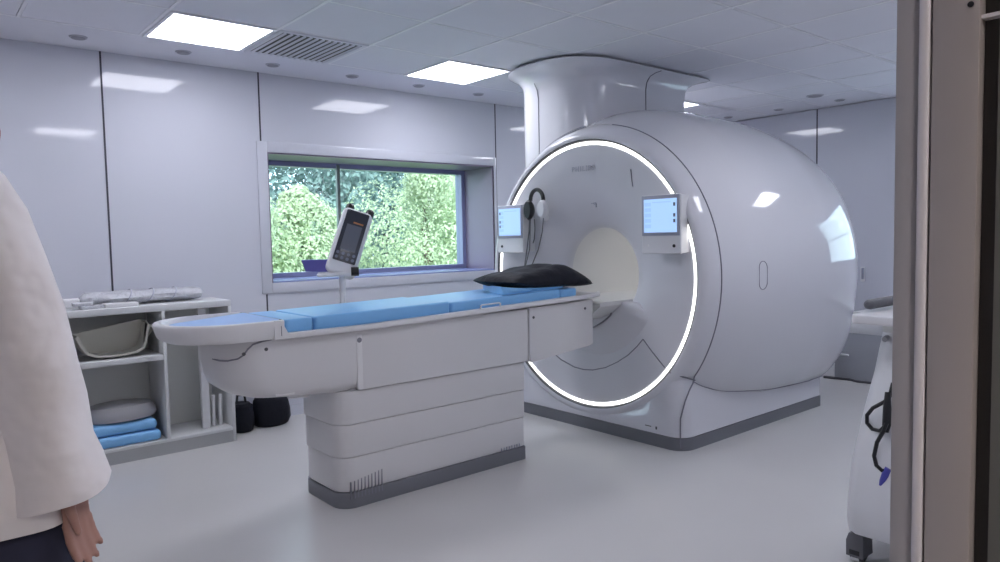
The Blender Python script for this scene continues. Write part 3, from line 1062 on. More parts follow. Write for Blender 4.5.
# ------------------------------------------------------------------ tilted device on a stand behind the table
PX, PYY = 2.28, 4.36
dev = thing('injector_control', 'white tilted handheld-style device with dark display on a pole by the window', 'medical device', (PX, PYY, 0))
q = MB()
q.tube([(PX, PYY, 0.03), (PX, PYY, 1.235)], 0.021, 16)
q.build('pole', M_WHITE, dev)
q = MB()
q.disc((PX + 0.06, PYY, 0.0), (0, 0, 1), 0.20, 0.035, 32, r2=0.16)
q.build('base', M_GREYPAD, dev)
vd = Vector((PX, PYY, 0)).normalized()
rdir = Vector((vd.y, -vd.x, 0))
fr_ = (-vd * 0.93 + Vector((0, 0, 0.30)) + rdir * 0.10).normalized()
rx = rdir - fr_ * rdir.dot(fr_)
rx.normalize()
uy = fr_.cross(rx)
al = math.radians(-18)
rx2 = rx * math.cos(al) + uy * math.sin(al)
uy2 = fr_.cross(rx2)
MD = Matrix((rx2, uy2, fr_)).transposed().to_4x4()
MD = MD @ Matrix.Scale(1.10, 4)
MD.translation = Vector((PX + 0.095, PYY + 0.055, 1.462))
def dsl(x0, x1, y0, y1, z0, z1, r, e):
    q = MB()
    q.loft(slab(x0, x1, y0, y1, z0, z1, r, e=e))
    return q
q = dsl(-0.094, 0.094, -0.235, 0.195, -0.05, 0.045, 0.035, 0.018)
q.build('device_body', M_WHITE, dev, matrix=MD)
q = dsl(-0.068, 0.072, -0.160, 0.180, 0.035, 0.050, 0.008, 0.002)
face = q.build('display', M_MONSCR, dev, matrix=MD)
MB().box(-0.044, 0.050, -0.085, 0.085, 0.0495, 0.052).build('display_window', M_MONSCR2, face, matrix=MD)
MB().box(-0.01, 0.052, 0.098, 0.108, 0.0495, 0.052).build('display_print', M_ORANGE, face, matrix=MD)
for k in range(4):
    for j in range(2):
        MB().disc((-0.048 + 0.033 * k, -0.108 - 0.03 * j, 0.049), (0, 0, 1), 0.010, 0.004, 12).build('key', M_BUTTON, face, matrix=MD)
for x in (-0.058, 0.070):
    q = MB()
    q.disc((x, 0.185, 0.0), (0, 1, 0), 0.026, 0.035, 16)
    q.disc((x, 0.220, 0.0), (0, 1, 0), 0.026, 0.012, 16, r2=0.018)
    q.build('knob', M_BLACK, dev, matrix=MD)
q = MB()
rj = rdir
q.loft([[tuple(Vector((PX, PYY, 1.238)) + rj * a + vd * b + Vector((0, 0, c))) for a, b, c in ring_] for ring_ in
        ([(-0.155, -0.06, -0.012), (0.075, -0.06, -0.012), (0.075, 0.06, -0.012), (-0.155, 0.06, -0.012)],
         [(-0.165, -0.065, 0.0), (0.08, -0.065, 0.0), (0.08, 0.065, 0.0), (-0.165, 0.065, 0.0)],
         [(-0.155, -0.06, 0.014), (0.075, -0.06, 0.014), (0.075, 0.06, 0.014), (-0.155, 0.06, 0.014)])])
q.build('tray', M_WHITE, dev)
q = MB()
q.disc(Vector((PX, PYY, 1.255)) + rj * 0.06 - vd * 0.05, rj, 0.030, 0.05, 16)
q.build('clamp_knob', M_BLACK, dev)
# purple folder leaning on the tray
pf = MB()
P0 = Vector((PX, PYY, 1.262))
def pp(a, b, c):
    return tuple(P0 + rj * a + vd * b + Vector((0, 0, c)))
lo_ = [pp(-0.235, 0.0, 0.0), pp(0.03, 0.0, -0.008), pp(0.03, 0.10, -0.008), pp(-0.235, 0.10, 0.0)]
hi_ = [pp(-0.262, 0.0, 0.076), pp(-0.05, 0.0, 0.076), pp(-0.05, 0.12, 0.076), pp(-0.262, 0.12, 0.076)]
pf.loft([lo_, hi_])
pf = pf.build('document_tray', M_PURPLE, dev)
pf['label'] = 'purple angled tray'

# ------------------------------------------------------------------ storage cabinet by the long wall
CY0, CY1, CZ = 5.265, 5.685, 1.046
cab = thing('storage_cabinet', 'low white open shelf cabinet against the wall behind the person', 'cabinet', (1.1, 5.48, 0))
box('top_board', (-0.2, 1.85, CY0, CY1, CZ - 0.044, CZ), M_CAB, cab, 0.003)
box('back_panel', (-0.2, 1.82, CY1 - 0.015, CY1, 0.08, CZ - 0.044), M_CABIN, cab)
box('plinth_board', (-0.2, 1.846, CY0 + 0.004, CY0 + 0.03, 0, 0.085), mat('kick_grey', (0.42, 0.43, 0.44), 0.5), cab)
box('bottom_board', (-0.2, 1.828, CY0 + 0.002, CY1 - 0.015, 0.085, 0.108), M_CAB, cab, 0.002)
box('end_panel', (1.828, 1.85, CY0, CY1, 0, CZ - 0.044), M_CAB, cab, 0.002)
box('end_panel', (-0.2, -0.178, CY0, CY1, 0, CZ - 0.044), M_CAB, cab, 0.002)
box('divider', (1.375, 1.397, CY0 + 0.002, CY1 - 0.015, 0.108, CZ - 0.044), M_CAB, cab, 0.002)
box('divider', (0.55, 0.572, CY0 + 0.002, CY1 - 0.015, 0.108, CZ - 0.044), M_CAB, cab, 0.002)
box('shelf', (0.572, 1.375, CY0 + 0.004, CY1 - 0.015, 0.665, 0.700), M_CAB, cab, 0.002)
box('shelf', (-0.178, 0.55, CY0 + 0.004, CY1 - 0.015, 0.665, 0.700), M_CAB, cab, 0.002)

# things on and in the cabinet
def wrapped_roll():
    t_ = thing('wrapped_mattress', 'long grey film wrapped bundle lying along the cabinet top', 'bundle', (1.35, 5.54, CZ))
    q = MB()
    n = 20
    rings_ = []
    for i in range(41):
        u = i / 40
        x = 0.93 + 0.80 * u
        bulge = 0.9 + 0.10 * abs(math.sin(u * 4.2 * PI)) ** 0.5
        end = min(1, (min(u, 1 - u) / 0.05 + 0.35))
        rings_.append([(x, 5.54 + 0.098 * end * math.cos(k * 2 * PI / n) * (1 + 0.06 * math.sin(3 * k + 9 * u)),
                        CZ + 0.052 + 0.046 * bulge * end * math.sin(k * 2 * PI / n) * (1 + 0.08 * math.sin(2 * k + 14 * u))) for k in range(n)])
    q.loft(rings_)
    q.build('roll', M_FILM, t_, smooth=60)
    for u in (0.36, 0.54, 0.73):
        q = MB()
        x = 0.93 + 0.80 * u
        q.tube([(x + 0.03 * math.sin(k * 2 * PI / n), 5.54 + 0.104 * math.cos(k * 2 * PI / n), CZ + 0.053 + 0.050 * math.sin(k * 2 * PI / n)) for k in range(n)], 0.004, 6, closed=True)
        q.build('strap', M_BEZEL, t_)
    return t_


wrapped_roll()
q = MB()
q.loft(slab(0.90, 1.12, 5.31, 5.43, CZ, CZ + 0.022, 0.03, e=0.004))
q.loft(slab(0.86, 0.98, 5.335, 5.42, CZ + 0.022, CZ + 0.045, 0.03, e=0.004))
tag(q.build('film_packet', M_FILM), 'flat grey plastic packet at the left front edge of the cabinet top', 'packet')
q = MB()
q.loft(slab(1.035, 1.245, 5.30, 5.40, CZ, CZ + 0.028, 0.012, e=0.004))
tag(q.build('card_box', M_WHITE), 'small flat white box in front of the wrapped bundle', 'box')
q = MB()
q.loft(slab(0.80, 0.94, 5.52, 5.62, CZ, CZ + 0.06, 0.02, e=0.01))
tag(q.build('white_pouch', M_WHITE), 'small white pouch at the left end of the wrapped bundle', 'pouch')

# beige coil shell on the upper shelf
t_ = thing('coil_shell', 'beige curved plastic shell with a raised right end on the upper shelf', 'plastic shell', (1.1, 5.42, 0.70))
q = MB()
outer, inner = [], []
sec_ = [(0.86, 0.86), (0.885, 0.80), (0.92, 0.745), (0.98, 0.718), (1.10, 0.712), (1.22, 0.722), (1.27, 0.745), (1.292, 0.80), (1.305, 0.868), (1.318, 0.905), (1.30, 0.925)]
th_ = 0.014
rings_ = []
for y, k in ((5.33, 0.96), (5.335, 1.0), (5.50, 1.0), (5.505, 0.97)):
    o_ = [(1.09 + (x - 1.09) * k, y, 0.70 + (z - 0.70) * 1.0) for x, z in sec_]
    i_ = [(1.09 + (x - 1.09) * k * 0.955, y, z + 0.014) for x, z in sec_][::-1]
    rings_.append(o_ + i_)
q.loft(rings_)
q.build('shell', M_BEIGE, t_, smooth=50)
q = MB()
q.loft([[(1.09 + (x - 1.09) * 0.95, y, z + 0.012) for x, z in sec_] for y in (5.50, 5.512)])
q.build('rear_plate', M_BEIGE, t_)
q = MB()
q.tube([(1.302, 5.35, 0.90), (1.335, 5.36, 0.90), (1.345, 5.42, 0.87), (1.330, 5.48, 0.82)], 0.010, 8)
q.build('handle', M_BEIGE, t_)

# lower shelf: two folded blue mats and a grey pad
LOWG = 'blue mats folded on the bottom shelf'
for k, (z0, z1, lab) in enumerate(((0.108, 0.185, 'bottom folded blue mat on the lowest shelf'), (0.187, 0.262, 'upper folded blue mat on the lowest shelf, under the grey pad'))):
    q = MB()
    rg = slab(0.72, 1.345 - 0.02 * k, 5.285 + 0.015 * k, 5.62, z0, z1, 0.03, e=0.03, n=5)
    q.loft([[(x, y, z + 0.006 * math.sin(9 * x) * (0 if z < z0 + 0.01 else 1)) for x, y, z in ring_] for ring_ in rg])
    tag(q.build('folded_mat', M_BLUE), lab, 'mat', LOWG)
q = MB()
def ell(z, a, b):
    return [(1.12 + a * math.cos(k * 2 * PI / 40), 5.45 + b * math.sin(k * 2 * PI / 40), z) for k in range(40)]
q.loft([ell(0.268, 0.20, 0.135), ell(0.272, 0.225, 0.15), ell(0.295, 0.235, 0.155), ell(0.335, 0.228, 0.150), ell(0.365, 0.205, 0.135), ell(0.376, 0.16, 0.10)])
tag(q.build('grey_cushion', M_GREYPAD), 'round grey pad lying on the folded blue mats', 'cushion')

# tall things in the right compartment
q = MB()
q.box(1.645, 1.70, 5.36, 5.40, 0.108, 0.99, b=0.003)
q.box(1.640, 1.705, 5.358, 5.362, 0.55, 0.56)
tag(q.build('white_board', M_WHITE), 'narrow white board standing upright in the right cabinet compartment', 'board')
for k, x in enumerate((1.735, 1.785)):
    t_ = MB()
    t_.tube([(x, 5.40, 0.109), (x, 5.40, 0.21), (x + 0.004, 5.40, 0.34)], 0.014, 10)
    tag(t_.build('white_bar', M_WHITE), ('short white bar standing next to the upright board' if k == 0 else 'short white bar standing nearest the cabinet end panel'), 'bar', 'white bars in the cabinet')

# black bags on the floor
def bag(x, y, a, b, hgt, label, rz=0):
    q = MB()
    n = 24
    rings_ = []
    for z, s_ in ((0.0, 0.78), (0.012, 0.92), (0.05, 1.02), (0.12, 1.0), (0.2, 0.93), (hgt - 0.03, 0.85), (hgt, 0.7)):
        rings_.append([(x + a * s_ * math.cos(k * 2 * PI / n) * (1 + 0.03 * math.sin(3 * k + z * 20)), y + b * s_ * math.sin(k * 2 * PI / n), z) for k in range(n)])
    q.loft(rings_)
    t_ = thing('black_bag', label, 'bag', (x, y, 0), 'black bags on the floor')
    q.build('bag_body', M_BLACKCLOTH, t_, smooth=60)
    q = MB()
    q.tube([(x - a * 0.4, y, hgt - 0.005), (x - a * 0.3, y, hgt + 0.06), (x + a * 0.3, y, hgt + 0.06), (x + a * 0.4, y, hgt - 0.005)], 0.01, 6)
    q.build('strap', M_BLACK, t_)


bag(1.985, 5.52, 0.09, 0.10, 0.22, 'smaller black bag on the floor right beside the cabinet')
bag(2.235, 5.555, 0.15, 0.12, 0.25, 'larger black bag on the floor behind the table pedestal')

# ------------------------------------------------------------------ right wall: low unit and hook
t_ = thing('low_unit', 'low grey unit with white upper band standing by the right wall', 'cabinet', (7.5, 2.6, 0))
box('body', (7.06, 7.95, 2.02, 3.27, 0.0, 0.462), mat('unit_grey', (0.40, 0.41, 0.45), 0.5), t_, 0.005)
box('upper_band', (7.05, 7.97, 2.0, 3.13, 0.462, 0.565), M_WHITE, t_, 0.006)
box('top_slab', (7.04, 7.98, 1.98, 3.10, 0.640, 0.672), M_TABLE2, t_, 0.006)
box('rail', (7.12, 7.9, 2.05, 3.06, 0.565, 0.640), M_BEZEL, t_, 0.003)
box('pull_handle', (7.035, 7.06, 3.13, 3.22, 0.235, 0.252), M_WHITE, t_, 0.004)
q = MB()
q.tube([(6.98, 3.34, 0.012), (7.0, 3.22, 0.012), (7.02, 3.10, 0.012), (6.98, 3.02, 0.012), (7.0, 2.90, 0.012), (6.97, 2.80, 0.012)], 0.012, 8)
tag(q.build('floor_cable', M_DGREY), 'dark cable lying on the floor in front of the low grey unit', 'cable')
t_ = thing('wall_hook', 'small pale hook plate on the right wall beside the scanner', 'hook', (7.98, 3.41, 0.98))
MB().box(7.984, 8.0, 3.385, 3.43, 0.90, 1.06, b=0.005).build('plate', M_WHITE, t_)
MB().box(7.95, 7.986, 3.39, 3.405, 0.93, 1.05, b=0.004).build('hook', M_BEZEL, t_)

# ------------------------------------------------------------------ medical cart cut off by the door frame
cart = thing('medical_cart', 'white wheeled medical cart half hidden behind the door frame', 'cart', (3.5, 1.2, 0))
sl = [(3.50, 1.005), (3.41, 0.822), (3.30, 0.655), (3.185, 0.45), (3.147, 0.279), (3.138, 0.213), (3.16, 0.150), (3.28, 0.118), (3.55, 0.098), (4.00, 0.098), (4.03, 0.20), (3.99, 0.45), (3.92, 0.70), (3.86, 1.005)]
q = MB()
cx_, cz_ = 3.6, 0.5
rings_ = []
for y, dx, k in ((1.402, 0.03, 0.98), (1.398, 0.008, 1.0), (1.385, -0.015, 1.0), (1.345, -0.045, 1.0), (1.03, -0.045, 1.0), (0.985, -0.015, 1.0), (0.965, 0.02, 0.98)):
    rings_.append([(cx_ + (x - cx_) * k + (dx if x < 3.6 else -dx), y, cz_ + (z - cz_) * k) for x, z in sl])
q.loft(rings_)
q.build('body', M_WHITE, cart, smooth=50)
sl2 = [(3.60, 0.93), (3.44, 0.60), (3.395, 0.42), (3.39, 0.30), (3.42, 0.22), (3.60, 0.19), (3.88, 0.19), (3.86, 0.60), (3.80, 0.93)]
q = MB()
q.loft([[(x, 0.945, z) for x, z in sl2], [(x, 0.93, z) for x, z in sl2]])
q.build('side_panel', M_TABLE2, cart)
q = MB()
q.loft(slab(3.195, 4.05, 0.98, 1.42, 1.055, 1.095, 0.04, e=0.008))
q.build('tray_top', M_TABLE2, cart)
q = MB()
q.loft(slab(3.40, 3.95, 1.03, 1.37, 1.0, 1.058, 0.03, e=0.006))
q.build('tray_neck', M_CABIN, cart)
q = MB()
q.tube([(3.335, 1.40, 1.128), (3.345, 1.40, 1.128), (3.36, 1.40, 1.128), (3.9, 1.40, 1.128), (3.92, 1.40, 1.128)], [0.010, 0.020, 0.023, 0.023, 0.02], 14)
q.build('handle_grip', M_HANDLE, cart)
q = MB()
q.disc((3.44, 1.355, 0.975), (-1, 0, -0.3), 0.012, 0.03, 14)
q.build('knob', M_GREYPAD, cart)
def caster(x, y):
    q = MB()
    q.disc((x, y - 0.022, 0.052), (0, 1, 0), 0.052, 0.044, 24)
    wl = q.build('caster', M_BLACK, cart)
    q = MB()
    q.loft([[(x - 0.050, y - 0.036, 0.03), (x + 0.052, y - 0.036, 0.03), (x + 0.052, y + 0.036, 0.03), (x - 0.050, y + 0.036, 0.03)],
            [(x - 0.052, y - 0.036, 0.10), (x + 0.045, y - 0.036, 0.10), (x + 0.045, y + 0.036, 0.10), (x - 0.052, y + 0.036, 0.10)],
            [(x - 0.040, y - 0.030, 0.128), (x + 0.030, y - 0.030, 0.128), (x + 0.030, y + 0.030, 0.128), (x - 0.040, y + 0.030, 0.128)]])
    q.build('caster_fork', M_HANDLE, wl)
    MB().box(x - 0.056, x - 0.05, y - 0.02, y + 0.014, 0.018, 0.028).build('caster_label', M_CAB, wl)
for x, y in ((3.20, 1.365), (3.20, 1.03), (3.92, 1.365), (3.92, 1.03)):
    caster(x, y)
q = MB()
q.tube([(3.27, 1.262, 0.80), (3.235, 1.262, 0.744), (3.22, 1.277, 0.724), (3.22, 1.323, 0.69), (3.22, 1.347, 0.654), (3.22, 1.347, 0.619), (3.215, 1.322, 0.597),
        (3.20, 1.284, 0.600), (3.19, 1.262, 0.625), (3.18, 1.250, 0.642), (3.17, 1.260, 0.606), (3.16, 1.280, 0.558), (3.15, 1.287, 0.50), (3.145, 1.275, 0.463), (3.14, 1.250, 0.448), (3.14, 1.225, 0.452)], 0.0085, 8)
cb = q.build('cable', M_BLACK, cart)
q = MB()
q.tube([(3.235, 1.268, 0.765), (3.215, 1.262, 0.70), (3.20, 1.258, 0.63), (3.19, 1.256, 0.600)], [0.012, 0.017, 0.018, 0.010], 10)
q.build('cable_bundle', M_BLACK, cb)
q = MB()
q.tube([(3.145, 1.226, 0.462), (3.14, 1.236, 0.432), (3.138, 1.252, 0.385), (3.138, 1.255, 0.372)], [0.014, 0.016, 0.013, 0.005], 10)
q.build('plug', M_BLUEPLUG, cb)['label'] = 'dark blue plug'

# ------------------------------------------------------------------ the person at the left edge
PC = Vector((0.09, 1.86, 0))
PHI = math.radians(25)
PF = Vector((math.cos(PHI), math.sin(PHI), 0))
PL = Vector((-math.sin(PHI), math.cos(PHI), 0))


def pw(f, l, z):
    return PC + PF * f + PL * l + Vector((0, 0, z))


person = thing('person', 'person in a loose white coat and navy trousers standing at the left edge', 'person', (PC.x, PC.y, 0))


def skin_body():
    chains = []
    R = lambda *a: a
    # trunk and head
    trunk = [(pw(0, 0, 0.96), (0.115, 0.115)), (pw(0.01, 0, 1.10), (0.105, 0.105)), (pw(0.0, 0, 1.28), (0.112, 0.112)), (pw(-0.01, 0, 1.43), (0.092, 0.092)),
             (pw(-0.01, 0, 1.52), (0.055, 0.06)), (pw(0.0, 0.0, 1.585), (0.052, 0.052)), (pw(0.02, 0.01, 1.64), (0.068, 0.06)), (pw(0.015, 0.02, 1.70), (0.088, 0.074)),
             (pw(0.005, 0.02, 1.765), (0.092, 0.076)), (pw(0.0, 0.02, 1.81), (0.055, 0.05))]
    chains.append(trunk)
    fwd_h = (PF * 0.80 + PL * 0.60).normalized()
    hc = pw(0.015, 0.02, 1.70)
    lat = Vector((-fwd_h.y, fwd_h.x, 0))
    # nose, ears, chin, brow, lips as little chains that fuse in
    chains.append([(hc + fwd_h * 0.05 + Vector((0, 0, 0.02)), (0.012, 0.012)), (hc + fwd_h * 0.085 + Vector((0, 0, 0.01)), (0.010, 0.010)), (hc + fwd_h * 0.102 + Vector((0, 0, -0.018)), (0.011, 0.013)), (hc + fwd_h * 0.08 + Vector((0, 0, -0.024)), (0.010, 0.012))])
    chains.append([(hc + fwd_h * 0.05 + Vector((0, 0, -0.07)), (0.03, 0.032)), (hc + fwd_h * 0.074 + Vector((0, 0, -0.083)), (0.018, 0.02))])
    chains.append([(hc + fwd_h * 0.078 + lat * 0.022 + Vector((0, 0, -0.047)), (0.008, 0.007)), (hc + fwd_h * 0.088 + Vector((0, 0, -0.046)), (0.009, 0.008)), (hc + fwd_h * 0.078 - lat * 0.022 + Vector((0, 0, -0.047)), (0.008, 0.007))])
    for s_ in (1, -1):
        e = hc + lat * 0.073 * s_
        chains.append([(e + Vector((0, 0, -0.025)), (0.008, 0.012)), (e + lat * 0.012 * s_ + Vector((0, 0, 0.0)), (0.008, 0.018)), (e + lat * 0.014 * s_ + Vector((0, 0, 0.025)), (0.008, 0.016))])
    # legs
    for s_ in (1, -1):
        chains.append([(pw(0, 0.09 * s_, 0.95), (0.085, 0.09)), (pw(0.01, 0.10 * s_, 0.72), (0.072, 0.075)), (pw(0.02, 0.10 * s_, 0.50), (0.055, 0.055)), (pw(-0.005, 0.10 * s_, 0.34), (0.055, 0.052)),
                       (pw(-0.02, 0.10 * s_, 0.10), (0.036, 0.036)), (pw(-0.01, 0.10 * s_, 0.055), (0.038, 0.038)), (pw(0.10, 0.11 * s_, 0.04), (0.030, 0.038)), (pw(0.17, 0.115 * s_, 0.035), (0.020, 0.034))])
    # arms and hands
    arms = {-1: [Vector((0.150, 1.70, 1.475)), Vector((0.185, 1.68, 1.24)), Vector((0.247, 1.68, 1.008))],
            1: [pw(-0.01, 0.17, 1.475), pw(-0.03, 0.24, 1.22), pw(0.06, 0.26, 0.985)]}
    for s_, (sh_, el, wr) in arms.items():
        if s_ < 0:
            wd = Vector((0.78, 0.62, 0.05)).normalized()      # towards the little finger
            nrm = Vector((0.62, -0.78, 0)).normalized()          # palm side
        else:
            wd = -(PF * 0.9 + PL * 0.1).normalized()
            nrm = -PL
        dn = (wr - el).normalized() * 0.35 + Vector((0.02, 0, -1))
        dn.normalize()
        inner = sh_ + (pw(0, 0, 1.44) - sh_) * 0.6
        pe = wr + dn * 0.108
        chains.append([(inner, (0.06, 0.06)), (sh_, (0.058, 0.058)), (sh_.lerp(el, 0.5), (0.047, 0.047)), (el, (0.040, 0.040)), (el.lerp(wr, 0.4), (0.040, 0.038)), (wr, (0.029, 0.025))])
        for off in (-0.021, -0.007, 0.007, 0.021):
            chains.append([(wr - dn * 0.012 + wd * off * 0.55, (0.016, 0.016)), (wr + dn * 0.03 + wd * off * 0.85, (0.0145, 0.0145)), (pe + wd * off * 1.05, (0.0112, 0.0112))])
        for off, ln, cu in ((-0.029, 0.080, 0.34), (-0.0097, 0.088, 0.36), (0.0097, 0.083, 0.40), (0.0285, 0.067, 0.44)):
            p0 = pe + wd * off - dn * 0.010
            d0 = (dn + nrm * cu * 0.22 + wd * off * 0.6).normalized()
            p1 = p0 + d0 * ln * 0.54
            d1 = (d0 + nrm * cu * 0.75).normalized()
            p2 = p1 + d1 * ln * 0.40
            d2 = (d1 + nrm * cu * 0.75).normalized()
            p3 = p2 + d2 * ln * 0.28
            chains.append([(p0, (0.0098, 0.0098)), (p0.lerp(p1, 0.5), (0.0090, 0.0090)), (p1, (0.0094, 0.0094)), (p2, (0.0085, 0.0085)), (p3, (0.0066, 0.0066))])
        t0 = wr + dn * 0.018 - wd * 0.016 + nrm * 0.006
        t1 = wr + dn * 0.055 - wd * 0.036 + nrm * 0.022
        t2 = wr + dn * 0.090 - wd * 0.042 + nrm * 0.034
        t3 = wr + dn * 0.118 - wd * 0.041 + nrm * 0.042
        chains.append([(t0, (0.0145, 0.0145)), (t1, (0.0118, 0.0118)), (t2, (0.0102, 0.0102)), (t3, (0.0075, 0.0075))])
    vs_, es_, rs_, roots = [], [], [], []
    for ch in chains:
        o = len(vs_)
        roots.append(o)
        for k, (p, r) in enumerate(ch):
            vs_.append(tuple(p))
            rs_.append(r)
            if k:
                es_.append((o + k - 1, o + k))
    me = bpy.data.meshes.new('skin_base')
    me.from_pydata(vs_, es_, [])
    tmp = bpy.data.objects.new('skin_tmp', me)
    COL.objects.link(tmp)
    sk_ = tmp.modifiers.new('skin', 'SKIN')
    sk_.use_smooth_shade = True
    for i, d in enumerate(tmp.data.skin_vertices[0].data):
        d.radius = rs_[i]
        d.use_root = i in roots
    ss = tmp.modifiers.new('sub', 'SUBSURF')
    ss.levels = ss.render_levels = 2
    rm = tmp.modifiers.new('remesh', 'REMESH')
    rm.mode = 'VOXEL'
    rm.voxel_size = 0.005
    rm.use_smooth_shade = True
    so = tmp.modifiers.new('smooth', 'SMOOTH')
    so.factor = 0.5
    so.iterations = 3
    dg = bpy.context.evaluated_depsgraph_get()
    out = bpy.data.meshes.new_from_object(tmp.evaluated_get(dg))
    bpy.data.objects.remove(tmp)
    bpy.data.meshes.remove(me)
    out.name = 'body'
    out.materials.clear()
    out.materials.append(M_SKIN)
    ob = bpy.data.objects.new('body', out)
    COL.objects.link(ob)
    ob.parent = person
    ob.matrix_parent_inverse = parent_world(person).inverted()
    for s_ in (1, -1):
        MB().disc(hc + fwd_h * 0.068 + lat * 0.030 * s_ + Vector((0, 0, 0.022)), fwd_h, 0.012, 0.006, 14, r2=0.007).build('eye', M_SHOE, ob)
    return hc, fwd_h, lat, ob


hc, fwd_h, lat, body_ob = skin_body()
# hair
q = MB()
rings_ = []
for k in range(13):
    el_ = -0.45 + (PI / 2 + 0.45) * k / 12
    rg = []
    for j in range(32):
        a = j * 2 * PI / 32
        face_ = max(0, math.cos(a))                 # towards the face
        e2 = max(el_, el_ + (0.95 * face_ ** 2) * (1 - k / 12))
        d_ = fwd_h * math.cos(a) * 0.104 * math.cos(e2) + lat * math.sin(a) * 0.088 * math.cos(e2) + Vector((0, 0, 0.118 * math.sin(e2)))
        wv = 1 + 0.012 * math.sin(11 * a + 5 * el_)
        rg.append(tuple(hc - fwd_h * 0.008 + Vector((0, 0, 0.032)) + d_ * wv))
    rings_.append(rg)
q.loft(rings_)
q.build('hair', M_HAIR, person, smooth=80)


# coat: body, two sleeves, collar
def oval(cx, cy, z, a, b, n=64, amp=0.0, ph=0.0, wave=0.0):
    pts_ = []
    for k in range(n):
        t_ = k * 2 * PI / n
        m_ = 1 + amp * (0.5 * math.sin(5 * t_ + ph) + 0.35 * math.sin(9 * t_ - 1.7 * ph) + 0.3 * math.sin(3 * t_ + 2 * ph))
        v = PL * (a * math.cos(t_) * m_) + PF * (b * math.sin(t_) * m_)
        pts_.append((cx + v.x, cy + v.y, z + wave * math.sin(2 * t_ + 0.6)))
    return pts_


bx_, by_ = PC.x, PC.y
q = MB()
cs = [(1.615, 0.055, 0.055, 0.0), (1.60, 0.075, 0.07, 0.0), (1.565, 0.125, 0.085, 0.0), (1.53, 0.170, 0.098, 0.005), (1.48, 0.195, 0.115, 0.01), (1.40, 0.198, 0.135, 0.012), (1.30, 0.200, 0.145, 0.015),
      (1.18, 0.208, 0.155, 0.022), (1.05, 0.222, 0.172, 0.03), (0.97, 0.232, 0.185, 0.035), (0.905, 0.240, 0.196, 0.04)]
rg = [oval(bx_, by_, z, a, b, amp=am, ph=3.0 + z * 1.2, wave=0.008 if z < 0.95 else 0) for z, a, b, am in cs]
rg += [oval(bx_, by_, 0.903, 0.234, 0.190, amp=0.04, ph=4.08, wave=0.008), oval(bx_, by_, 1.0, 0.215, 0.168, amp=0.03, ph=4.2), oval(bx_, by_, 1.05, 0.15, 0.10)]
q.loft(rg)
coat = q.build('coat', M_COAT, person, smooth=80)


def sleeve(path, parent):
    q = MB()
    rings_ = []
    n = 40
    for k, (p, ra, rb, am) in enumerate(path):
        p = Vector(p)
        ring_ = []
        for j in range(n):
            t_ = j * 2 * PI / n
            m_ = 1 + am * (math.sin(3 * t_ + k * 0.9) * 0.6 + math.sin(5 * t_ - k * 0.5) * 0.4)
            ring_.append((p.x + ra * m_ * math.cos(t_), p.y + rb * m_ * math.sin(t_), p.z + am * 0.15 * math.sin(2 * t_) + (0.022 * math.cos(t_) if 0.9 < p.z < 1.04 else 0)))
        rings_.append(ring_)
    q.loft(rings_)
    return q.build('sleeve', M_COAT, parent, smooth=80)


sleeve([((0.100, 1.775, 1.645), 0.05, 0.055, 0), ((0.113, 1.755, 1.612), 0.064, 0.066, 0.01), ((0.133, 1.725, 1.545), 0.074, 0.076, 0.015), ((0.155, 1.70, 1.45), 0.076, 0.076, 0.02), ((0.178, 1.683, 1.35), 0.078, 0.078, 0.03), ((0.192, 1.68, 1.255), 0.080, 0.080, 0.04),
        ((0.205, 1.68, 1.17), 0.082, 0.082, 0.03), ((0.214, 1.68, 1.084), 0.080, 0.080, 0.04), ((0.224, 1.68, 1.02), 0.083, 0.085, 0.045), ((0.230, 1.68, 0.975), 0.089, 0.098, 0.04), ((0.229, 1.68, 0.963), 0.087, 0.096, 0.04), ((0.226, 1.68, 1.02), 0.072, 0.075, 0.03), ((0.215, 1.68, 1.06), 0.040, 0.040, 0)], coat)
lf = [(-0.005, 0.10, 1.572, 0.05), (-0.005, 0.13, 1.548, 0.066), (-0.01, 0.165, 1.505, 0.073), (-0.012, 0.19, 1.44, 0.074), (-0.02, 0.215, 1.34, 0.074), (-0.025, 0.235, 1.23, 0.074), (0.01, 0.25, 1.12, 0.070), (0.05, 0.258, 1.01, 0.066), (0.055, 0.259, 0.99, 0.062), (0.045, 0.257, 1.04, 0.045)]
sleeve([(tuple(pw(f_, l_, z_)), r_, r_, 0.02) for f_, l_, z_, r_ in lf], coat)
q = MB()
q.tube([tuple(pw(0.0, 0, 1.605) + PL * 0.066 * math.cos(t_) + PF * 0.066 * math.sin(t_)) for t_ in [k * 2 * PI / 24 for k in range(24)]], 0.016, 8, closed=True)
q.build('collar', M_COAT, coat, smooth=80)
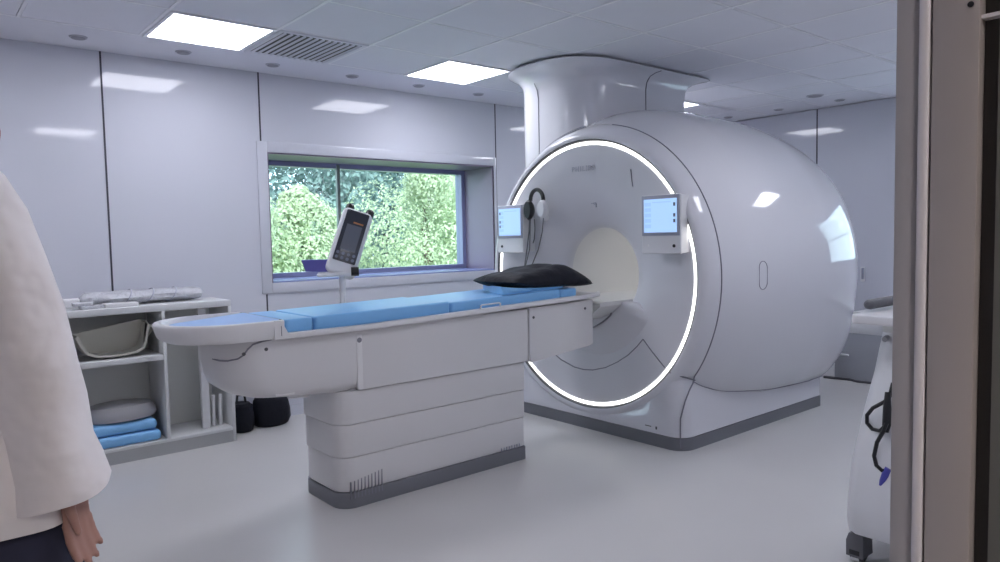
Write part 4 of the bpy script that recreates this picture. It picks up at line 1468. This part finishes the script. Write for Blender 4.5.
# trousers and shoes
tr = MB()
for s_ in (1, -1):
    rg = []
    for z, f_, l_, a, b in ((1.02, 0.02, 0.075, 0.115, 0.145), (0.92, 0.03, 0.09, 0.115, 0.15), (0.80, 0.028, 0.10, 0.108, 0.135), (0.62, 0.014, 0.103, 0.090, 0.098), (0.45, 0.014, 0.103, 0.080, 0.086), (0.25, 0.0, 0.103, 0.078, 0.084), (0.10, -0.005, 0.103, 0.080, 0.088), (0.065, 0.0, 0.103, 0.081, 0.092)):
        p = pw(f_, l_ * s_, 0)
        rg.append(oval(p.x, p.y, z, a, b, 32, amp=0.02, ph=z * 5))
    tr.loft(rg)
tr.build('trousers', M_NAVY, person, smooth=80)
for s_ in (1, -1):
    q = MB()
    rg = []
    for z, f_, a, b in ((0.0, 0.075, 0.046, 0.135), (0.02, 0.075, 0.050, 0.142), (0.04, 0.075, 0.050, 0.140), (0.065, 0.060, 0.047, 0.122), (0.09, 0.02, 0.045, 0.080), (0.115, 0.0, 0.042, 0.055)):
        p = pw(f_, 0.108 * s_, 0)
        rg.append(oval(p.x, p.y, z, a, b, 32))
    q.loft(rg)
    q.build('shoe', M_SHOE, person, smooth=80)

# ------------------------------------------------------------------ outside: ground and trees
struct(MB().box(-20, 45, YG + 0.4, 60, -0.5, -0.4).build('ground', M_GRASS))


def tree(x, y, h, cr, label, mi, nl=20000, leaf=0.042, low=0.3, group='trees outside the window'):
    t_ = thing('leafy_tree', label, 'tree', (x, y, -0.4), group)
    R_ = np.random.default_rng(int(abs(x) * 100 + y * 10))
    q = MB()
    q.tube([(x, y, -0.4), (x + 0.05, y, h * 0.3), (x - 0.04, y + 0.03, h * 0.6), (x, y, h * 0.85)], [0.14, 0.11, 0.07, 0.02], 8)
    q.build('trunk', M_BARK, t_)
    lumps = []
    for k in range(16):
        u = k / 15
        zz_ = low + (h - low) * u
        rr_ = cr * (0.55 + 0.65 * math.sin(PI * min(1, u * 0.85 + 0.12))) * (1 - 0.55 * u ** 2)
        a = R_.uniform(0, 2 * PI)
        lumps.append((x + math.cos(a) * rr_ * 0.55, y + math.sin(a) * rr_ * 0.55, zz_, rr_ * R_.uniform(0.55, 0.8)))
    vs_, fs_ = [], []
    for i in range(nl):
        lx, ly, lz, lr_ = lumps[R_.integers(len(lumps))]
        d = R_.normal(size=3)
        d /= np.linalg.norm(d)
        p = np.array([lx, ly, lz]) + d * lr_ * R_.uniform(0.65, 1.05)
        nrm = d + R_.normal(size=3) * 0.28
        nrm /= np.linalg.norm(nrm)
        u_ = np.cross(nrm, R_.normal(size=3))
        u_ /= np.linalg.norm(u_)
        w_ = np.cross(nrm, u_)
        s_ = leaf * R_.uniform(0.6, 1.3)
        o = len(vs_)
        vs_ += [tuple(p - u_ * s_), tuple(p - w_ * s_ * 0.5 + nrm * s_ * 0.12), tuple(p + u_ * s_), tuple(p + w_ * s_ * 0.5 + nrm * s_ * 0.12)]
        fs_.append((o, o + 1, o + 2, o + 3))
    me = bpy.data.meshes.new('foliage')
    me.from_pydata(vs_, [], fs_)
    me.materials.append(M_LEAFS[mi])
    o = bpy.data.objects.new('foliage', me)
    COL.objects.link(o)
    o.parent = t_
    o.matrix_parent_inverse = parent_world(t_).inverted()


tree(4.3, 12.5, 2.75, 1.05, 'bright sunlit leafy tree at the left end of the window', 0)
tree(5.9, 12.8, 2.3, 1.0, 'bright sunlit leafy tree behind the window mullion', 0)
tree(9.0, 13.2, 3.0, 1.5, 'broad sunlit leafy tree filling the right half of the window', 0, nl=27000)
tree(7.3, 14.5, 1.9, 0.9, 'lower sunlit bush between the window trees behind the tilted device', 0, nl=14000)
tree(10.9, 14.5, 2.8, 1.1, 'sunlit leafy tree at the right end of the window', 0)
for k, x in enumerate((4.5, 7.4, 10.2, 13.2, 16.5)):
    tree(x, 21 + (k % 2), 6.2 + 0.5 * (k % 3), 2.1, ['tall dark green tree farthest left in the background row', 'tall dark tree behind the two left sunlit trees', 'tall dark tree in the gap beside the broad sunlit tree',
         'tall dark tree behind the broad sunlit tree', 'tall dark tree farthest right in the background row'][k], 2 if k else 1, nl=16000, leaf=0.11, group='dark trees in the background')

# ------------------------------------------------------------------ unseen warm corridor lamp, added to light the jamb and coat
M_WARM = mat('warm_fill_glow', (0.9, 0.9, 0.9), 0.5, emit=(1.0, 0.92, 0.90), emit_s=44.0)
ceiling_light(-0.3, -1.9, 'unseen warm ceiling panel added in the corridor to light the door jamb and coat', zc=2.70, m=M_WARM)
